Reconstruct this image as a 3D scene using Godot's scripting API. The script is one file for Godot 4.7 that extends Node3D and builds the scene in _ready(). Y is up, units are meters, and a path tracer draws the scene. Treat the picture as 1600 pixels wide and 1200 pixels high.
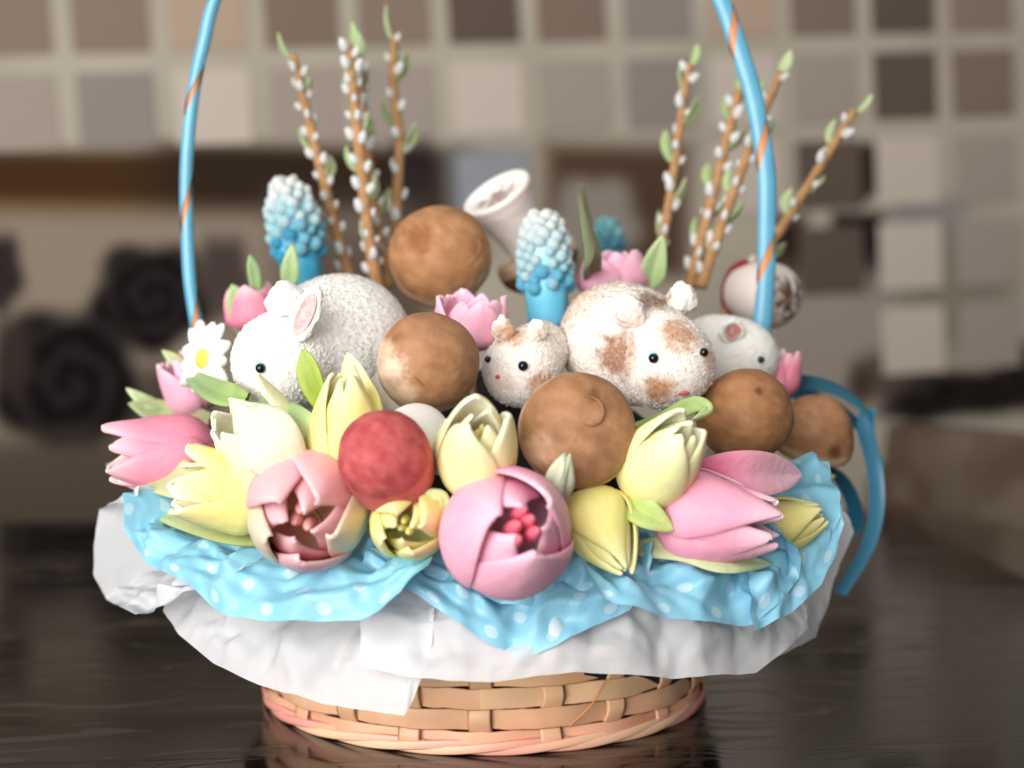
extends Node3D
# A handled gift basket of marshmallow tulips, mushrooms and rabbits on a dark glossy table.
# Metres, y up; the table top is y = 0, the basket stands near the origin, the camera looks along -z.

const K := 0.0004155          # size of one photograph pixel at one metre
const TAB := -0.74            # floor height
var eye := Vector3(0, 0.19, 0.70)
var cam_basis := Basis(Vector3.RIGHT, deg_to_rad(-4.0))
var mid_dome := Vector3(-0.014, 0.082, 0.0)
var rad_dome := Vector3(0.152, 0.098, 0.135)
var axis_x := -0.0125         # x of the basket's axis
var rng := RandomNumberGenerator.new()
var noise := FastNoiseLite.new()
var cell := FastNoiseLite.new()
var M := {}
var used := {}


func _ready():
	rng.seed = 4711
	noise.seed = 11
	noise.noise_type = FastNoiseLite.TYPE_SIMPLEX_SMOOTH
	noise.frequency = 1.0
	noise.fractal_octaves = 3
	cell.seed = 5
	cell.noise_type = FastNoiseLite.TYPE_CELLULAR
	cell.cellular_return_type = FastNoiseLite.RETURN_DISTANCE
	cell.frequency = 1.0
	camera_and_light()
	materials()
	wall_and_table()
	basket()
	papers()
	mushrooms()
	rabbits()
	muscaris()
	tulips()
	willows()
	daisy()
	bow()


func camera_and_light():
	var cam := Camera3D.new()
	cam.name = "camera"
	add_child(cam)
	cam.transform = Transform3D(cam_basis, eye)
	var at_ := CameraAttributesPhysical.new()
	at_.frustum_focal_length = 48.13
	at_.frustum_focus_distance = 0.588
	at_.exposure_aperture = 4.5
	at_.frustum_near = 0.02
	at_.frustum_far = 30.0
	cam.attributes = at_
	cam.fov = 28.0
	cam.near = 0.02
	cam.far = 30.0
	cam.current = true
	var e := Environment.new()
	e.background_mode = Environment.BG_COLOR
	e.background_color = Color(0.45, 0.447, 0.445)
	e.tonemap_mode = Environment.TONE_MAPPER_LINEAR
	e.tonemap_exposure = 1.0
	e.sdfgi_enabled = true
	e.ssao_enabled = true
	e.ssil_enabled = true
	var we := WorldEnvironment.new()
	we.name = "environment"
	we.environment = e
	add_child(we)
	# the window: broad daylight from the upper left, behind the photographer
	area("window_light", Vector3(-0.68, 0.5, 1.45), Vector3(-0.03, 0.08, 0), Vector2(1.4, 1.2), Color(1.0, 0.985, 0.965), 4.75)
	# pale ceiling lit by the same window
	area("ceiling_light", Vector3(0.1, 1.75, 0.2), Vector3(0, 0, -0.1), Vector2(1.8, 1.8), Color(1.0, 0.98, 0.95), 0.9)


func area(called: String, from: Vector3, to: Vector3, size: Vector2, col: Color, energy: float):
	var l := AreaLight3D.new()
	l.name = called
	l.area_size = size
	l.light_color = col
	l.light_energy = energy
	l.area_range = 8.0
	l.shadow_enabled = true
	add_child(l)
	l.look_at_from_position(from, to, Vector3.UP if absf((to - from).normalized().y) < 0.95 else Vector3.FORWARD)


# ------------------------------------------------------------------ helpers

func ray(px: float, py: float) -> Vector3:
	return cam_basis * Vector3((px - 800.0) * K, (600.0 - py) * K, -1.0)

func at(px: float, py: float, z: float) -> Vector3:
	var r := ray(px, py)
	return eye + r * ((z - eye.z) / r.z)

func on_table(px: float, py: float) -> Vector3:
	var r := ray(px, py)
	return eye + r * (-eye.y / r.y)

func dome(px: float, py: float, push := 0.0) -> Vector3:
	# the point of the bouquet's rounded top that is seen there, moved outwards by push
	var r := ray(px, py).normalized()
	var s := rad_dome + Vector3.ONE * push
	var o := (eye - mid_dome) / s
	var d := r / s
	var a := d.dot(d)
	var b := o.dot(d)
	var c := o.dot(o) - 1.0
	var h := b * b - a * c
	var t := -b / a if h < 0.0 else (-b - sqrt(h)) / a
	return eye + r * t

func around(px: float, py: float, radius: float) -> Vector3:
	# the near side of an upright cylinder round the basket's axis
	var r := ray(px, py)
	var ox := eye.x - axis_x
	var a := r.x * r.x + r.z * r.z
	var b := ox * r.x + eye.z * r.z
	var c := ox * ox + eye.z * eye.z - radius * radius
	var h := b * b - a * c
	var t := -b / a if h < 0.0 else (-b - sqrt(h)) / a
	return eye + r * t

func size_at(px: float, p: Vector3) -> float:
	return px * K * (eye - p).dot(cam_basis.z)

func S(r: float, g: float, b: float) -> Color:
	return Color(r / 255.0, g / 255.0, b / 255.0).srgb_to_linear()

func N(p: Vector3, f: float, off := 0.0) -> float:
	return noise.get_noise_3d(p.x * f + off, p.y * f - off, p.z * f + off * 0.5)

func ss(a: float, b: float, x: float) -> float:
	return smoothstep(a, b, x)


class Bag:
	var v := PackedVector3Array()
	var c := PackedColorArray()
	var uv := PackedVector2Array()
	var idx := PackedInt32Array()
	var has_uv := false

func grid(b: Bag, nu: int, nv: int, f: Callable, closed := true):
	# f(u, v) gives [point, colour] or [point, colour, uv]; closed: turned so that its faces look outwards
	var s := b.v.size()
	var mid := Vector3.ZERO
	for i in nu + 1:
		for j in nv + 1:
			var r = f.call(float(i) / nu, float(j) / nv)
			b.v.append(r[0])
			b.c.append(r[1])
			b.uv.append(r[2] if r.size() > 2 else Vector2.ZERO)
			mid += r[0]
			if r.size() > 2:
				b.has_uv = true
	mid /= (nu + 1) * (nv + 1)
	faces(b, s, nu, nv, mid, closed)

func faces(b: Bag, s: int, nu: int, nv: int, mid: Vector3, closed: bool):
	var vol := 0.0
	var first := b.idx.size()
	for i in nu:
		for j in nv:
			var p := s + i * (nv + 1) + j
			var q := p + nv + 1
			b.idx.append_array(PackedInt32Array([p, q, p + 1, p + 1, q, q + 1]))
			if closed:
				var a0 := b.v[p] - mid
				vol += a0.dot((b.v[q] - mid).cross(b.v[q + 1] - mid)) + a0.dot((b.v[q + 1] - mid).cross(b.v[p + 1] - mid))
	if closed and vol > 0.0:
		for k in range(first, b.idx.size(), 3):
			var t := b.idx[k + 1]
			b.idx[k + 1] = b.idx[k + 2]
			b.idx[k + 2] = t

func build(b: Bag, called: String, skin: Material, parent: Node3D = null, hard := false) -> MeshInstance3D:
	var origin := Vector3.ZERO
	var up_: Node = parent
	while up_ is Node3D and up_ != self:
		origin += up_.position
		up_ = up_.get_parent()
	var n := PackedVector3Array()
	n.resize(b.v.size())
	var keys := PackedInt32Array()
	keys.resize(b.v.size())
	var sums := PackedVector3Array()
	var seen := {}
	for i in b.v.size():
		if hard:
			keys[i] = i
			sums.append(Vector3.ZERO)
			continue
		var k := Vector3i((b.v[i] * 100000.0).round())
		if not seen.has(k):
			seen[k] = sums.size()
			sums.append(Vector3.ZERO)
		keys[i] = seen[k]
	for k in range(0, b.idx.size(), 3):
		var a := b.idx[k]
		var c := b.idx[k + 1]
		var d := b.idx[k + 2]
		var fn := (b.v[d] - b.v[a]).cross(b.v[c] - b.v[a])
		sums[keys[a]] += fn
		sums[keys[c]] += fn
		sums[keys[d]] += fn
	var local := PackedVector3Array()
	local.resize(b.v.size())
	for i in b.v.size():
		n[i] = sums[keys[i]].normalized() if sums[keys[i]].length_squared() > 0.0 else Vector3.UP
		local[i] = b.v[i] - origin
	var arr := []
	arr.resize(Mesh.ARRAY_MAX)
	arr[Mesh.ARRAY_VERTEX] = local
	arr[Mesh.ARRAY_NORMAL] = n
	arr[Mesh.ARRAY_COLOR] = b.c
	if b.has_uv:
		arr[Mesh.ARRAY_TEX_UV] = b.uv
	arr[Mesh.ARRAY_INDEX] = b.idx
	var me := ArrayMesh.new()
	me.add_surface_from_arrays(Mesh.PRIMITIVE_TRIANGLES, arr)
	return put(me, called, skin, parent)

func put(me: Mesh, called: String, skin: Material, parent: Node3D = null) -> MeshInstance3D:
	var o := MeshInstance3D.new()
	o.mesh = me
	o.material_override = skin
	place(o, called, parent)
	return o

func place(o: Node3D, called: String, parent: Node3D = null):
	var p: Node = parent if parent else self
	var key := "%d/%s" % [p.get_instance_id(), called]
	var k: int = used.get(key, 0)
	used[key] = k + 1
	o.name = called if k == 0 else "%s_%03d" % [called, k]
	p.add_child(o, true)

func thing(called: String, label: String, category: String, p: Vector3, group := "") -> Node3D:
	var o := Node3D.new()
	place(o, called)
	o.position = p
	return tag(o, label, category, group)

func tag(o: Node3D, label: String, category: String, group := "") -> Node3D:
	o.set_meta("label", label)
	o.set_meta("category", category)
	if group:
		o.set_meta("group", group)
	return o

func path_point(pts: Array, t: float) -> Vector3:
	# a Catmull-Rom curve through pts
	var n := pts.size() - 1
	var f := clampf(t, 0.0, 1.0) * n
	var i := mini(int(f), n - 1)
	var p0: Vector3 = pts[i - 1] if i > 0 else pts[0] * 2.0 - pts[1]
	var p3: Vector3 = pts[i + 2] if i + 2 <= n else pts[n] * 2.0 - pts[n - 1]
	var p1: Vector3 = pts[i]
	return p1.cubic_interpolate(pts[i + 1], p0, p3, f - i)

func frame(axis: Vector3, hint := Vector3.UP) -> Basis:
	# a basis whose y is the axis
	var y := axis.normalized()
	if absf(y.dot(hint)) > 0.97:
		hint = Vector3.BACK if absf(y.z) < 0.9 else Vector3.RIGHT
	var x := hint.cross(y).normalized()
	return Basis(x, y, x.cross(y))

func tube(b: Bag, pts: Array, radius: Callable, n: int, sides: int, col: Callable, flat := 1.0, hint := Vector3.BACK):
	# radius(t) and col(t, angle); closed ends
	var ring := []
	for i in n + 1:
		var t := float(i) / n
		var p := path_point(pts, t)
		var d := (path_point(pts, t + 0.01) - path_point(pts, t - 0.01)).normalized()
		ring.append([p, frame(d, hint)])
	grid(b, n + 2, sides, func(u, v):
		var i := clampi(roundi(u * (n + 2)) - 1, 0, n)
		var ends: bool = u < 0.001 or u > 0.999
		var a: float = v * TAU
		var r: float = 0.0 if ends else radius.call(float(i) / n)
		var B: Basis = ring[i][1]
		return [ring[i][0] + (B.x * cos(a) + B.z * sin(a) * flat) * r, col.call(float(i) / n, a)])

func ball(b: Bag, c: Vector3, r: Vector3, B: Basis, n: int, col: Color):
	grid(b, n, n * 2, func(u, v):
		var a: float = u * PI
		var w: float = v * TAU
		return [c + B * (Vector3(sin(a) * cos(w), cos(a), sin(a) * sin(w)) * r), col])

func box(b: Bag, c: Vector3, h: Vector3, B: Basis, bev: float, col: Color):
	# a box with rounded edges: a sphere grid pushed onto the box
	grid(b, 16, 32, func(u, v):
		var a: float = u * PI
		var w: float = (v + 1.0 / 64.0) * TAU
		var d := Vector3(sin(a) * cos(w), cos(a), sin(a) * sin(w))
		var m := maxf(absf(d.x), maxf(absf(d.y), absf(d.z)))
		var p := d / m
		var core := h - Vector3.ONE * bev
		var q := p * h
		var inner := Vector3(clampf(q.x, -core.x, core.x), clampf(q.y, -core.y, core.y), clampf(q.z, -core.z, core.z))
		var o := q - inner
		return [c + B * (inner + (o.normalized() * bev if o.length() > bev else o)), col])

func slab(b: Bag, c: Vector3, h: Vector3, B: Basis, bev: float, col: Color):
	# a chamfered block from 3 rings; cheap
	var prof := [Vector2(-1, 1), Vector2(-1, 0), Vector2(1, 0), Vector2(1, 1)]
	var s := b.v.size()
	for k in 4:
		var y: float = prof[k].x * (h.z if k == 1 or k == 2 else h.z)
		var ins: float = bev if k == 0 or k == 3 else 0.0
		if k == 1: y += bev
		if k == 2: y -= bev
		for q in [Vector2(-1, -1), Vector2(1, -1), Vector2(1, 1), Vector2(-1, 1), Vector2(-1, -1)]:
			b.v.append(c + B * Vector3(q.x * (h.x - ins), q.y * (h.y - ins), y))
			b.c.append(col)
			b.uv.append(Vector2.ZERO)
	faces(b, s, 3, 4, c, true)
	for e in [0, 15]:
		var o := [s + e, s + e + 1, s + e + 2, s + e + 3]
		for tri in [[0, 1, 2], [0, 2, 3]]:
			var a: int = o[tri[0]]
			var d: int = o[tri[1]]
			var f: int = o[tri[2]]
			if (b.v[d] - b.v[a]).cross(b.v[f] - b.v[a]).dot(b.v[a] - c) > 0.0:
				b.idx.append_array(PackedInt32Array([a, f, d]))
			else:
				b.idx.append_array(PackedInt32Array([a, d, f]))

func shell(b: Bag, nt: int, ns: int, mid: Callable, thick: float, col: Callable):
	# a petal or leaf with thickness and rounded edges: mid(t, s) is its middle, s from -1 to 1; col(t, s, inside)
	var p := []
	for i in nt + 1:
		var row := PackedVector3Array()
		for j in ns + 1:
			row.append(mid.call(float(i) / nt, 2.0 * j / ns - 1.0))
		p.append(row)
	var m := ns + 1
	var s0 := b.v.size()
	var sum := Vector3.ZERO
	for ii in nt + 2:
		var i := mini(ii, nt)
		for k in 2 * m + 1:
			var kk := k % (2 * m)
			var inside := kk >= m
			var j := kk if not inside else 2 * m - 1 - kk
			var i0 := maxi(i - 1, 0)
			var i1 := mini(i + 1, nt)
			var j0 := maxi(j - 1, 0)
			var j1 := mini(j + 1, ns)
			var du: Vector3 = p[i1][j] - p[i0][j]
			var mi := clampi(i, 0, nt - 1)
			var dv: Vector3 = p[mi][j1] - p[mi][j0]
			var n := du.cross(dv).normalized()
			var s := 2.0 * j / ns - 1.0
			var t := float(i) / nt
			var edge := maxf(0.3, sqrt(maxf(0.0, 1.0 - pow(absf(s), 6.0)))) * maxf(0.35, sqrt(maxf(0.0, 1.0 - pow(t, 10.0)))) * (0.0 if ii > nt else 1.0)
			var h := thick * 0.5 * edge
			var q: Vector3 = p[i][j] + n * (-h if inside else h)
			b.v.append(q)
			b.c.append(col.call(t, s, inside))
			b.uv.append(Vector2.ZERO)
			sum += q
	faces(b, s0, nt + 1, 2 * m, sum / ((nt + 1) * (2 * m + 1)), false)
	# turn it so that the faces of its outer side agree with n
	var c := s0 + (nt / 2) * (2 * m + 1) + ns / 2
	var e := c + 2 * m + 1
	var f := (b.v[c + 1] - b.v[c]).cross(b.v[e] - b.v[c])
	var i2 := nt / 2
	var n2: Vector3 = (p[i2 + 1][ns / 2] - p[i2 - 1][ns / 2]).cross(p[i2][ns / 2 + 1] - p[i2][ns / 2 - 1])
	# face p, q, p+1 is clockwise seen from the side of (p+1 - p) x (q - p)
	if f.dot(n2) < 0.0:
		for k in range(b.idx.size() - (nt + 1) * 2 * m * 6, b.idx.size(), 3):
			var t2 := b.idx[k + 1]
			b.idx[k + 1] = b.idx[k + 2]
			b.idx[k + 2] = t2


# ------------------------------------------------------------------ materials

func fine(freq: float, seed_: int, size := 256, oct := 4, normal := false, strength := 4.0) -> NoiseTexture2D:
	var n := FastNoiseLite.new()
	n.seed = seed_
	n.noise_type = FastNoiseLite.TYPE_SIMPLEX_SMOOTH
	n.frequency = freq
	n.fractal_octaves = oct
	var t := NoiseTexture2D.new()
	t.width = size
	t.height = size
	t.seamless = true
	t.noise = n
	t.as_normal_map = normal
	t.bump_strength = strength
	return t

func ramp(t: NoiseTexture2D, a: Color, b: Color, lo := 0.0, hi := 1.0) -> NoiseTexture2D:
	var g := Gradient.new()
	g.offsets = PackedFloat32Array([lo, hi])
	g.colors = PackedColorArray([a, b])
	t.color_ramp = g
	return t

func mat(called: String, rough: float, sub := 0.0, bump: Texture2D = null, bump_cm := 0.0, tri := 20.0, tint: Texture2D = null, spec := 0.5) -> StandardMaterial3D:
	var m := StandardMaterial3D.new()
	m.resource_name = called
	m.vertex_color_use_as_albedo = true
	m.roughness = rough
	m.metallic_specular = spec
	if sub > 0.0:
		m.subsurf_scatter_enabled = true
		m.subsurf_scatter_strength = sub
	if bump or tint:
		m.uv1_triplanar = true
		m.uv1_scale = Vector3.ONE * tri
	if bump:
		m.heightmap_enabled = true
		m.heightmap_texture = bump
		m.heightmap_scale = bump_cm
	if tint:
		m.albedo_texture = tint
	M[called] = m
	return m

func materials():
	var grain := fine(0.03, 1)
	var grain2 := fine(0.06, 2)
	mat("petal", 0.5, 0.12, grain, 0.03, 18.0, null, 0.4)
	M.petal.backlight_enabled = true
	M.petal.backlight = Color(0.22, 0.22, 0.22)
	mat("leaf", 0.6, 0.08, grain, 0.04, 22.0, null, 0.35)
	mat("cocoa", 0.66, 0.05, grain2, 0.022, 16.0, ramp(fine(0.012, 3, 512, 5), Color(0.92, 0.90, 0.88), Color(1.0, 1.0, 1.0), 0.3, 0.7), 0.45)
	mat("velvet", 0.7, 0.1, grain2, 0.025, 14.0, ramp(fine(0.016, 4, 512, 5), Color(0.86, 0.80, 0.80), Color(1.0, 1.0, 1.0), 0.25, 0.7), 0.3)
	mat("meringue", 0.6, 0.15, grain2, 0.012, 20.0, null, 0.4)
	mat("coconut", 0.9, 0.15, null, 0, 1, null, 0.2)
	var fk := mat("flake_skin", 0.9, 0.1, null, 0, 1, null, 0.2)
	mat("twig", 0.7, 0.0, grain2, 0.06, 60.0)
	mat("glossy", 0.12, 0.0)
	mat("wicker", 0.42, 0.0, fine(0.09, 6), 0.004, 30.0)
	mat("gap_shade", 1.0)
	mat("satin", 0.34, 0.0, null, 0, 1, null, 0.6)
	mat("wall", 0.7)
	var pw := mat("white_tissue", 0.6, 0.0, null, 0, 1, null, 0.3)
	pw.backlight_enabled = true
	pw.backlight = Color(0.9, 0.9, 0.9)
	pw.transparency = BaseMaterial3D.TRANSPARENCY_ALPHA
	pw.albedo_color = Color(1, 1, 1, 0.86)
	pw.cull_mode = BaseMaterial3D.CULL_DISABLED
	var pb := mat("blue_tissue", 0.42, 0.0, null, 0, 1, null, 0.5)
	pb.backlight_enabled = true
	pb.backlight = Color(0.55, 0.55, 0.55)
	pb.cull_mode = BaseMaterial3D.CULL_DISABLED
	pb.albedo_texture = dots()
	pb.vertex_color_use_as_albedo = true

func dots() -> ImageTexture:
	# the printed polka dots, one repeat
	var im := Image.create(128, 128, false, Image.FORMAT_RGB8)
	im.fill(Color8(142, 204, 230))
	for c in [Vector2(32, 32), Vector2(96, 96)]:
		for y in range(int(c.y) - 18, int(c.y) + 19):
			for x in range(int(c.x) - 18, int(c.x) + 19):
				var d: float = Vector2(x, y).distance_to(c) + 0.8 * sin(x * 0.9) * cos(y * 0.7)
				var k := 1.0 - ss(13.0, 15.5, d)
				if k > 0.0:
					im.set_pixel(x, y, Color8(142, 204, 230).lerp(Color8(216, 234, 246), k * 0.6))
	return ImageTexture.create_from_image(im)


# ------------------------------------------------------------------ the setting

var wall_o := Vector3(0, 0, -0.98)
var wall_x := Vector3(cos(deg_to_rad(12.0)), 0, -sin(deg_to_rad(12.0)))

func on_wall(px: float, py: float) -> Vector2:
	var n := Vector3(-wall_x.z, 0, wall_x.x)
	var r := ray(px, py)
	var p := eye + r * ((wall_o - eye).dot(n) / r.dot(n))
	return Vector2((p - wall_o).dot(wall_x), p.y)

func wall_and_table():
	# the printed picture on the kitchen wall: dark roses, a brown plank, cups; coloured squares above
	var u0 := -1.1
	var u1 := 1.7
	var v0 := -0.75
	var v1 := 1.0
	var w := 700
	var h := 437
	var im := Image.create(w, h, false, Image.FORMAT_RGB8)
	im.fill(Color8(190, 180, 166))
	for y in h:
		for x in w:
			var n := noise.get_noise_2d(x * 0.02, y * 0.02) * 0.05
			im.set_pixel(x, y, Color(0.86 + n, 0.82 + n, 0.75 + n * 0.9))
	var blots := [   # pixel of the photograph, half sizes, colour, softness, shape (0 round, 1 square)
		[300, 322, 420, 76, Color8(86, 62, 38), 0.2, 1], [80, 352, 300, 34, Color8(120, 88, 44), 0.5, 1],
		[480, 300, 220, 66, Color8(66, 50, 40), 0.3, 1], [760, 300, 65, 62, Color8(138, 142, 150), 0.3, 1], [645, 300, 40, 80, Color8(46, 40, 38), 0.4, 0],
		[965, 330, 110, 100, Color8(104, 80, 64), 0.25, 1], [930, 345, 70, 70, Color8(176, 168, 156), 0.3, 0], 
		[200, 520, 420, 190, Color8(178, 162, 144), 0.15, 1], [560, 560, 120, 220, Color8(120, 104, 92), 0.4, 1],
		[238, 464, 90, 82, Color8(30, 24, 24), 0.2, 0], [350, 430, 40, 60, Color8(92, 80, 74), 0.4, 0], [110, 600, 112, 118, Color8(27, 22, 22), 0.2, 0], [0, 425, 34, 60, Color8(52, 44, 42), 0.3, 0],
		[275, 620, 60, 50, Color8(96, 84, 78), 0.5, 0], [90, 760, 260, 80, Color8(104, 92, 80), 0.4, 1], [20, 560, 30, 60, Color8(70, 60, 56), 0.5, 0],
		[1340, 268, 52, 46, Color8(60, 48, 42), 0.2, 0], [1340, 380, 40, 46, Color8(44, 38, 36), 0.2, 1], 
		[1450, 370, 60, 60, Color8(176, 172, 170), 0.4, 1], [1230, 400, 30, 60, Color8(70, 54, 48), 0.3, 1], [1350, 450, 30, 30, Color8(90, 84, 78), 0.5, 0],
		[1320, 530, 160, 100, Color8(196, 184, 172), 0.5, 1], [1500, 460, 90, 90, Color8(168, 164, 146), 0.5, 1],
		[1545, 525, 34, 30, Color8(84, 66, 58), 0.4, 0], [1400, 590, 60, 40, Color8(120, 104, 94), 0.5, 0], [1345, 600, 20, 34, Color8(100, 78, 72), 0.6, 0],
		[1540, 612, 130, 34, Color8(34, 28, 26), 0.35, 0], [1620, 585, 70, 50, Color8(40, 32, 29), 0.4, 0], [1440, 640, 60, 20, Color8(34, 28, 26), 0.5, 0]]
	for b in blots:
		var c := on_wall(b[0], b[1])
		var e := on_wall(b[0] + b[2], b[1] - b[3])
		var half := (e - c).abs()
		var x0 := int((c.x - half.x * 1.4 - u0) / (u1 - u0) * w)
		var x1 := int((c.x + half.x * 1.4 - u0) / (u1 - u0) * w)
		var y0 := int((v1 - c.y - half.y * 1.4) / (v1 - v0) * h)
		var y1 := int((v1 - c.y + half.y * 1.4) / (v1 - v0) * h)
		for y in range(maxi(y0, 0), mini(y1, h)):
			for x in range(maxi(x0, 0), mini(x1, w)):
				var q := Vector2((lerpf(u0, u1, (x + 0.5) / w) - c.x) / half.x, (lerpf(v1, v0, (y + 0.5) / h) - c.y) / half.y)
				var d := maxf(absf(q.x), absf(q.y)) if b[6] == 1 else q.length() + 0.1 * sin(atan2(q.y, q.x) * 5.0)
				var k: float = 1.0 - ss(1.0 - b[5], 1.0 + b[5], d)
				if k > 0.0:
					var cc: Color = b[4]
					if b[6] == 0 and cc.v < 0.25:   # petals of a dark rose
						cc = cc.lightened(0.05 + 0.06 * sin(q.length() * 15.0 + atan2(q.y, q.x) + 0.6 * sin(atan2(q.y, q.x) * 5.0 + q.length() * 6.0)))
					im.set_pixel(x, y, im.get_pixel(x, y).lerp(cc, k))
	var m := StandardMaterial3D.new()
	m.albedo_texture = ImageTexture.create_from_image(im)
	m.albedo_color = Color(0.83, 0.83, 0.83)
	m.roughness = 0.8
	m.metallic_specular = 0.15
	var n := Vector3(-wall_x.z, 0, wall_x.x)
	var wb := Bag.new()
	grid(wb, 2, 2, func(u, v):
		return [wall_o + wall_x * lerpf(u0, u1, u) + Vector3.UP * lerpf(v1, v0, v), Color.WHITE, Vector2(u, v)], false)
	if (wb.v[3] - wb.v[0]).cross(wb.v[1] - wb.v[0]).dot(n) > 0.0:
		for k in range(0, wb.idx.size(), 3):
			var t := wb.idx[k + 1]
			wb.idx[k + 1] = wb.idx[k + 2]
			wb.idx[k + 2] = t
	var wall := build(wb, "kitchen_wall", m)
	tag(wall, "kitchen wall covered with pictures of dark roses, cups and pale squares", "wall")
	var back := Bag.new()
	slab(back, wall_o + wall_x * (u0 + u1) * 0.5 + Vector3.UP * (v0 + v1) * 0.5 - n * 0.054, Vector3((u1 - u0) * 0.5, (v1 - v0) * 0.5, 0.05), Basis(wall_x, Vector3.UP, n), 0.002, S(150, 140, 130))
	build(back, "masonry", M.wall, wall, true)
	# the squares that stand in rows on it, hung a little askew
	var slope := deg_to_rad(3.1)
	var tx := wall_x * cos(slope) + Vector3.UP * sin(slope)
	var ty := n.cross(tx)
	var tones := {"l": Color8(204, 192, 180), "m": Color8(166, 154, 144), "d": Color8(148, 138, 132), "x": Color8(100, 86, 78), "k": Color8(132, 114, 102), "t": Color8(184, 162, 142), "b": Color8(142, 124, 112), "g": Color8(150, 154, 162)}
	var rows := ["______________", "_____________lml", "____________xlm", "________g__lxlmgm", "mlmmdlmmlmdlmxkml", "xbtbbtkbxkdtkxbtb", "tbxkbtbxkbtxbtkxb"]
	var skins := {}
	for key in tones:
		var tm := StandardMaterial3D.new()
		tm.albedo_color = tones[key]
		tm.roughness = 0.6
		tm.metallic_specular = 0.2
		skins[key] = tm
	for row in rows.size():
		for k in rows[row].length():
			var key: String = rows[row][k]
			if key == "_":
				continue
			var q: Vector3 = wall_o + Vector3.UP * 0.386 + wall_x * 0.0705 + tx * 0.097 * (k - 9) + ty * 0.097 * (row - 4)
			var tb := Bag.new()
			slab(tb, q + n * 0.0012, Vector3(0.0385, 0.038, 0.0012), Basis(tx, ty, n), 0.0006, Color.WHITE)
			build(tb, "tile", skins[key], wall, true)
	# floor
	var fb := Bag.new()
	slab(fb, Vector3(0.2, TAB - 0.02, -0.2), Vector3(2.4, 0.02, 2.4), Basis.IDENTITY, 0.002, S(96, 84, 74))
	var fl := build(fb, "floor", M.wall, null, true)
	fl.set_meta("kind", "structure")
	# table
	var corner := on_table(1384, 798)
	var e1 := (on_table(1600, 900) - corner)
	e1.y = 0
	e1 = e1.normalized()
	var e2 := Vector3(-e1.z, 0, e1.x)
	if e2.x > 0: e2 = -e2
	var L := 1.5
	var W := 1.15
	var tab := thing("dining_table", "dark brown glossy wooden table under the flower basket", "table", Vector3(0, TAB, 0))
	var tm2 := wood()
	var top := Bag.new()
	grid(top, 4, 4, func(u, v):
		return [corner + e2 * (0.002 + u * (L - 0.004)) + e1 * (0.002 + v * (W - 0.004)), Color.WHITE, Vector2(u * L / 1.0, v * W / 1.0)], false)
	if (top.v[5] - top.v[0]).cross(top.v[1] - top.v[0]).y > 0.0:
		for k in range(0, top.idx.size(), 3):
			var t := top.idx[k + 1]
			top.idx[k + 1] = top.idx[k + 2]
			top.idx[k + 2] = t
	build(top, "tabletop", tm2, tab)
	var under := Bag.new()
	var tc := corner + e2 * L * 0.5 + e1 * W * 0.5
	slab(under, tc - Vector3.UP * 0.0165, Vector3(L * 0.5, W * 0.5, 0.0155), Basis(e2, e1, e2.cross(e1)), 0.003, S(52, 44, 40))
	var edge := build(under, "table_edge", M.glossy.duplicate(), tab, true)
	edge.material_override.roughness = 0.4
	for a in [0.06, L - 0.06]:
		for c in [0.06, W - 0.06]:
			var lg := Bag.new()
			slab(lg, corner + e2 * a + e1 * c + Vector3.UP * ((TAB - 0.033) * 0.5), Vector3(0.03, 0.03, (-TAB - 0.033) * 0.5), Basis(e1, e2, Vector3.UP), 0.003, S(46, 38, 34))
			build(lg, "leg", M.wall, tab, true)
	bench()

func wood() -> StandardMaterial3D:
	# dark stained staves with long pale grain
	var n1 := FastNoiseLite.new()
	n1.seed = 21
	n1.frequency = 1.0
	n1.fractal_octaves = 4
	var w := 1024
	var h := 1024
	var im := Image.create(w, h, false, Image.FORMAT_RGB8)
	var ro := Image.create(w, h, false, Image.FORMAT_RGB8)
	for y in h:
		var stave := int(y / 52.0)
		for x in w:
			var shift := stave * 0.37
			var block := int((x / 1024.0 + shift) * 4.0)
			var tone := 0.5 + 0.5 * sin(block * 12.9 + stave * 4.1)
			var fx := x * 0.006
			var warp := n1.get_noise_2d(fx * 0.7, y * 0.012 + stave * 9.0) * 9.0
			var g := n1.get_noise_2d(fx + block * 7.0, (y + warp * 3.0) * 0.085)
			var streak := ss(0.16, 0.42, g)
			var broad := n1.get_noise_2d(fx * 0.5 + 50.0, y * 0.02)
			var k := 0.05 + 0.05 * tone + 0.04 * broad + 0.11 * streak
			im.set_pixel(x, y, Color(k * 1.08, k * 0.95, k * 0.84))
			var r := 0.12 + 0.16 * streak + 0.06 * tone + 0.05 * broad
			ro.set_pixel(x, y, Color(r, r, r))
	var m := StandardMaterial3D.new()
	m.resource_name = "wood"
	m.albedo_texture = ImageTexture.create_from_image(im)
	m.roughness = 1.0
	m.roughness_texture = ImageTexture.create_from_image(ro)
	m.roughness_texture_channel = BaseMaterial3D.TEXTURE_CHANNEL_RED
	m.metallic_specular = 0.48
	m.heightmap_enabled = true
	m.heightmap_texture = m.roughness_texture
	m.heightmap_scale = -0.04
	return m

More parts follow.
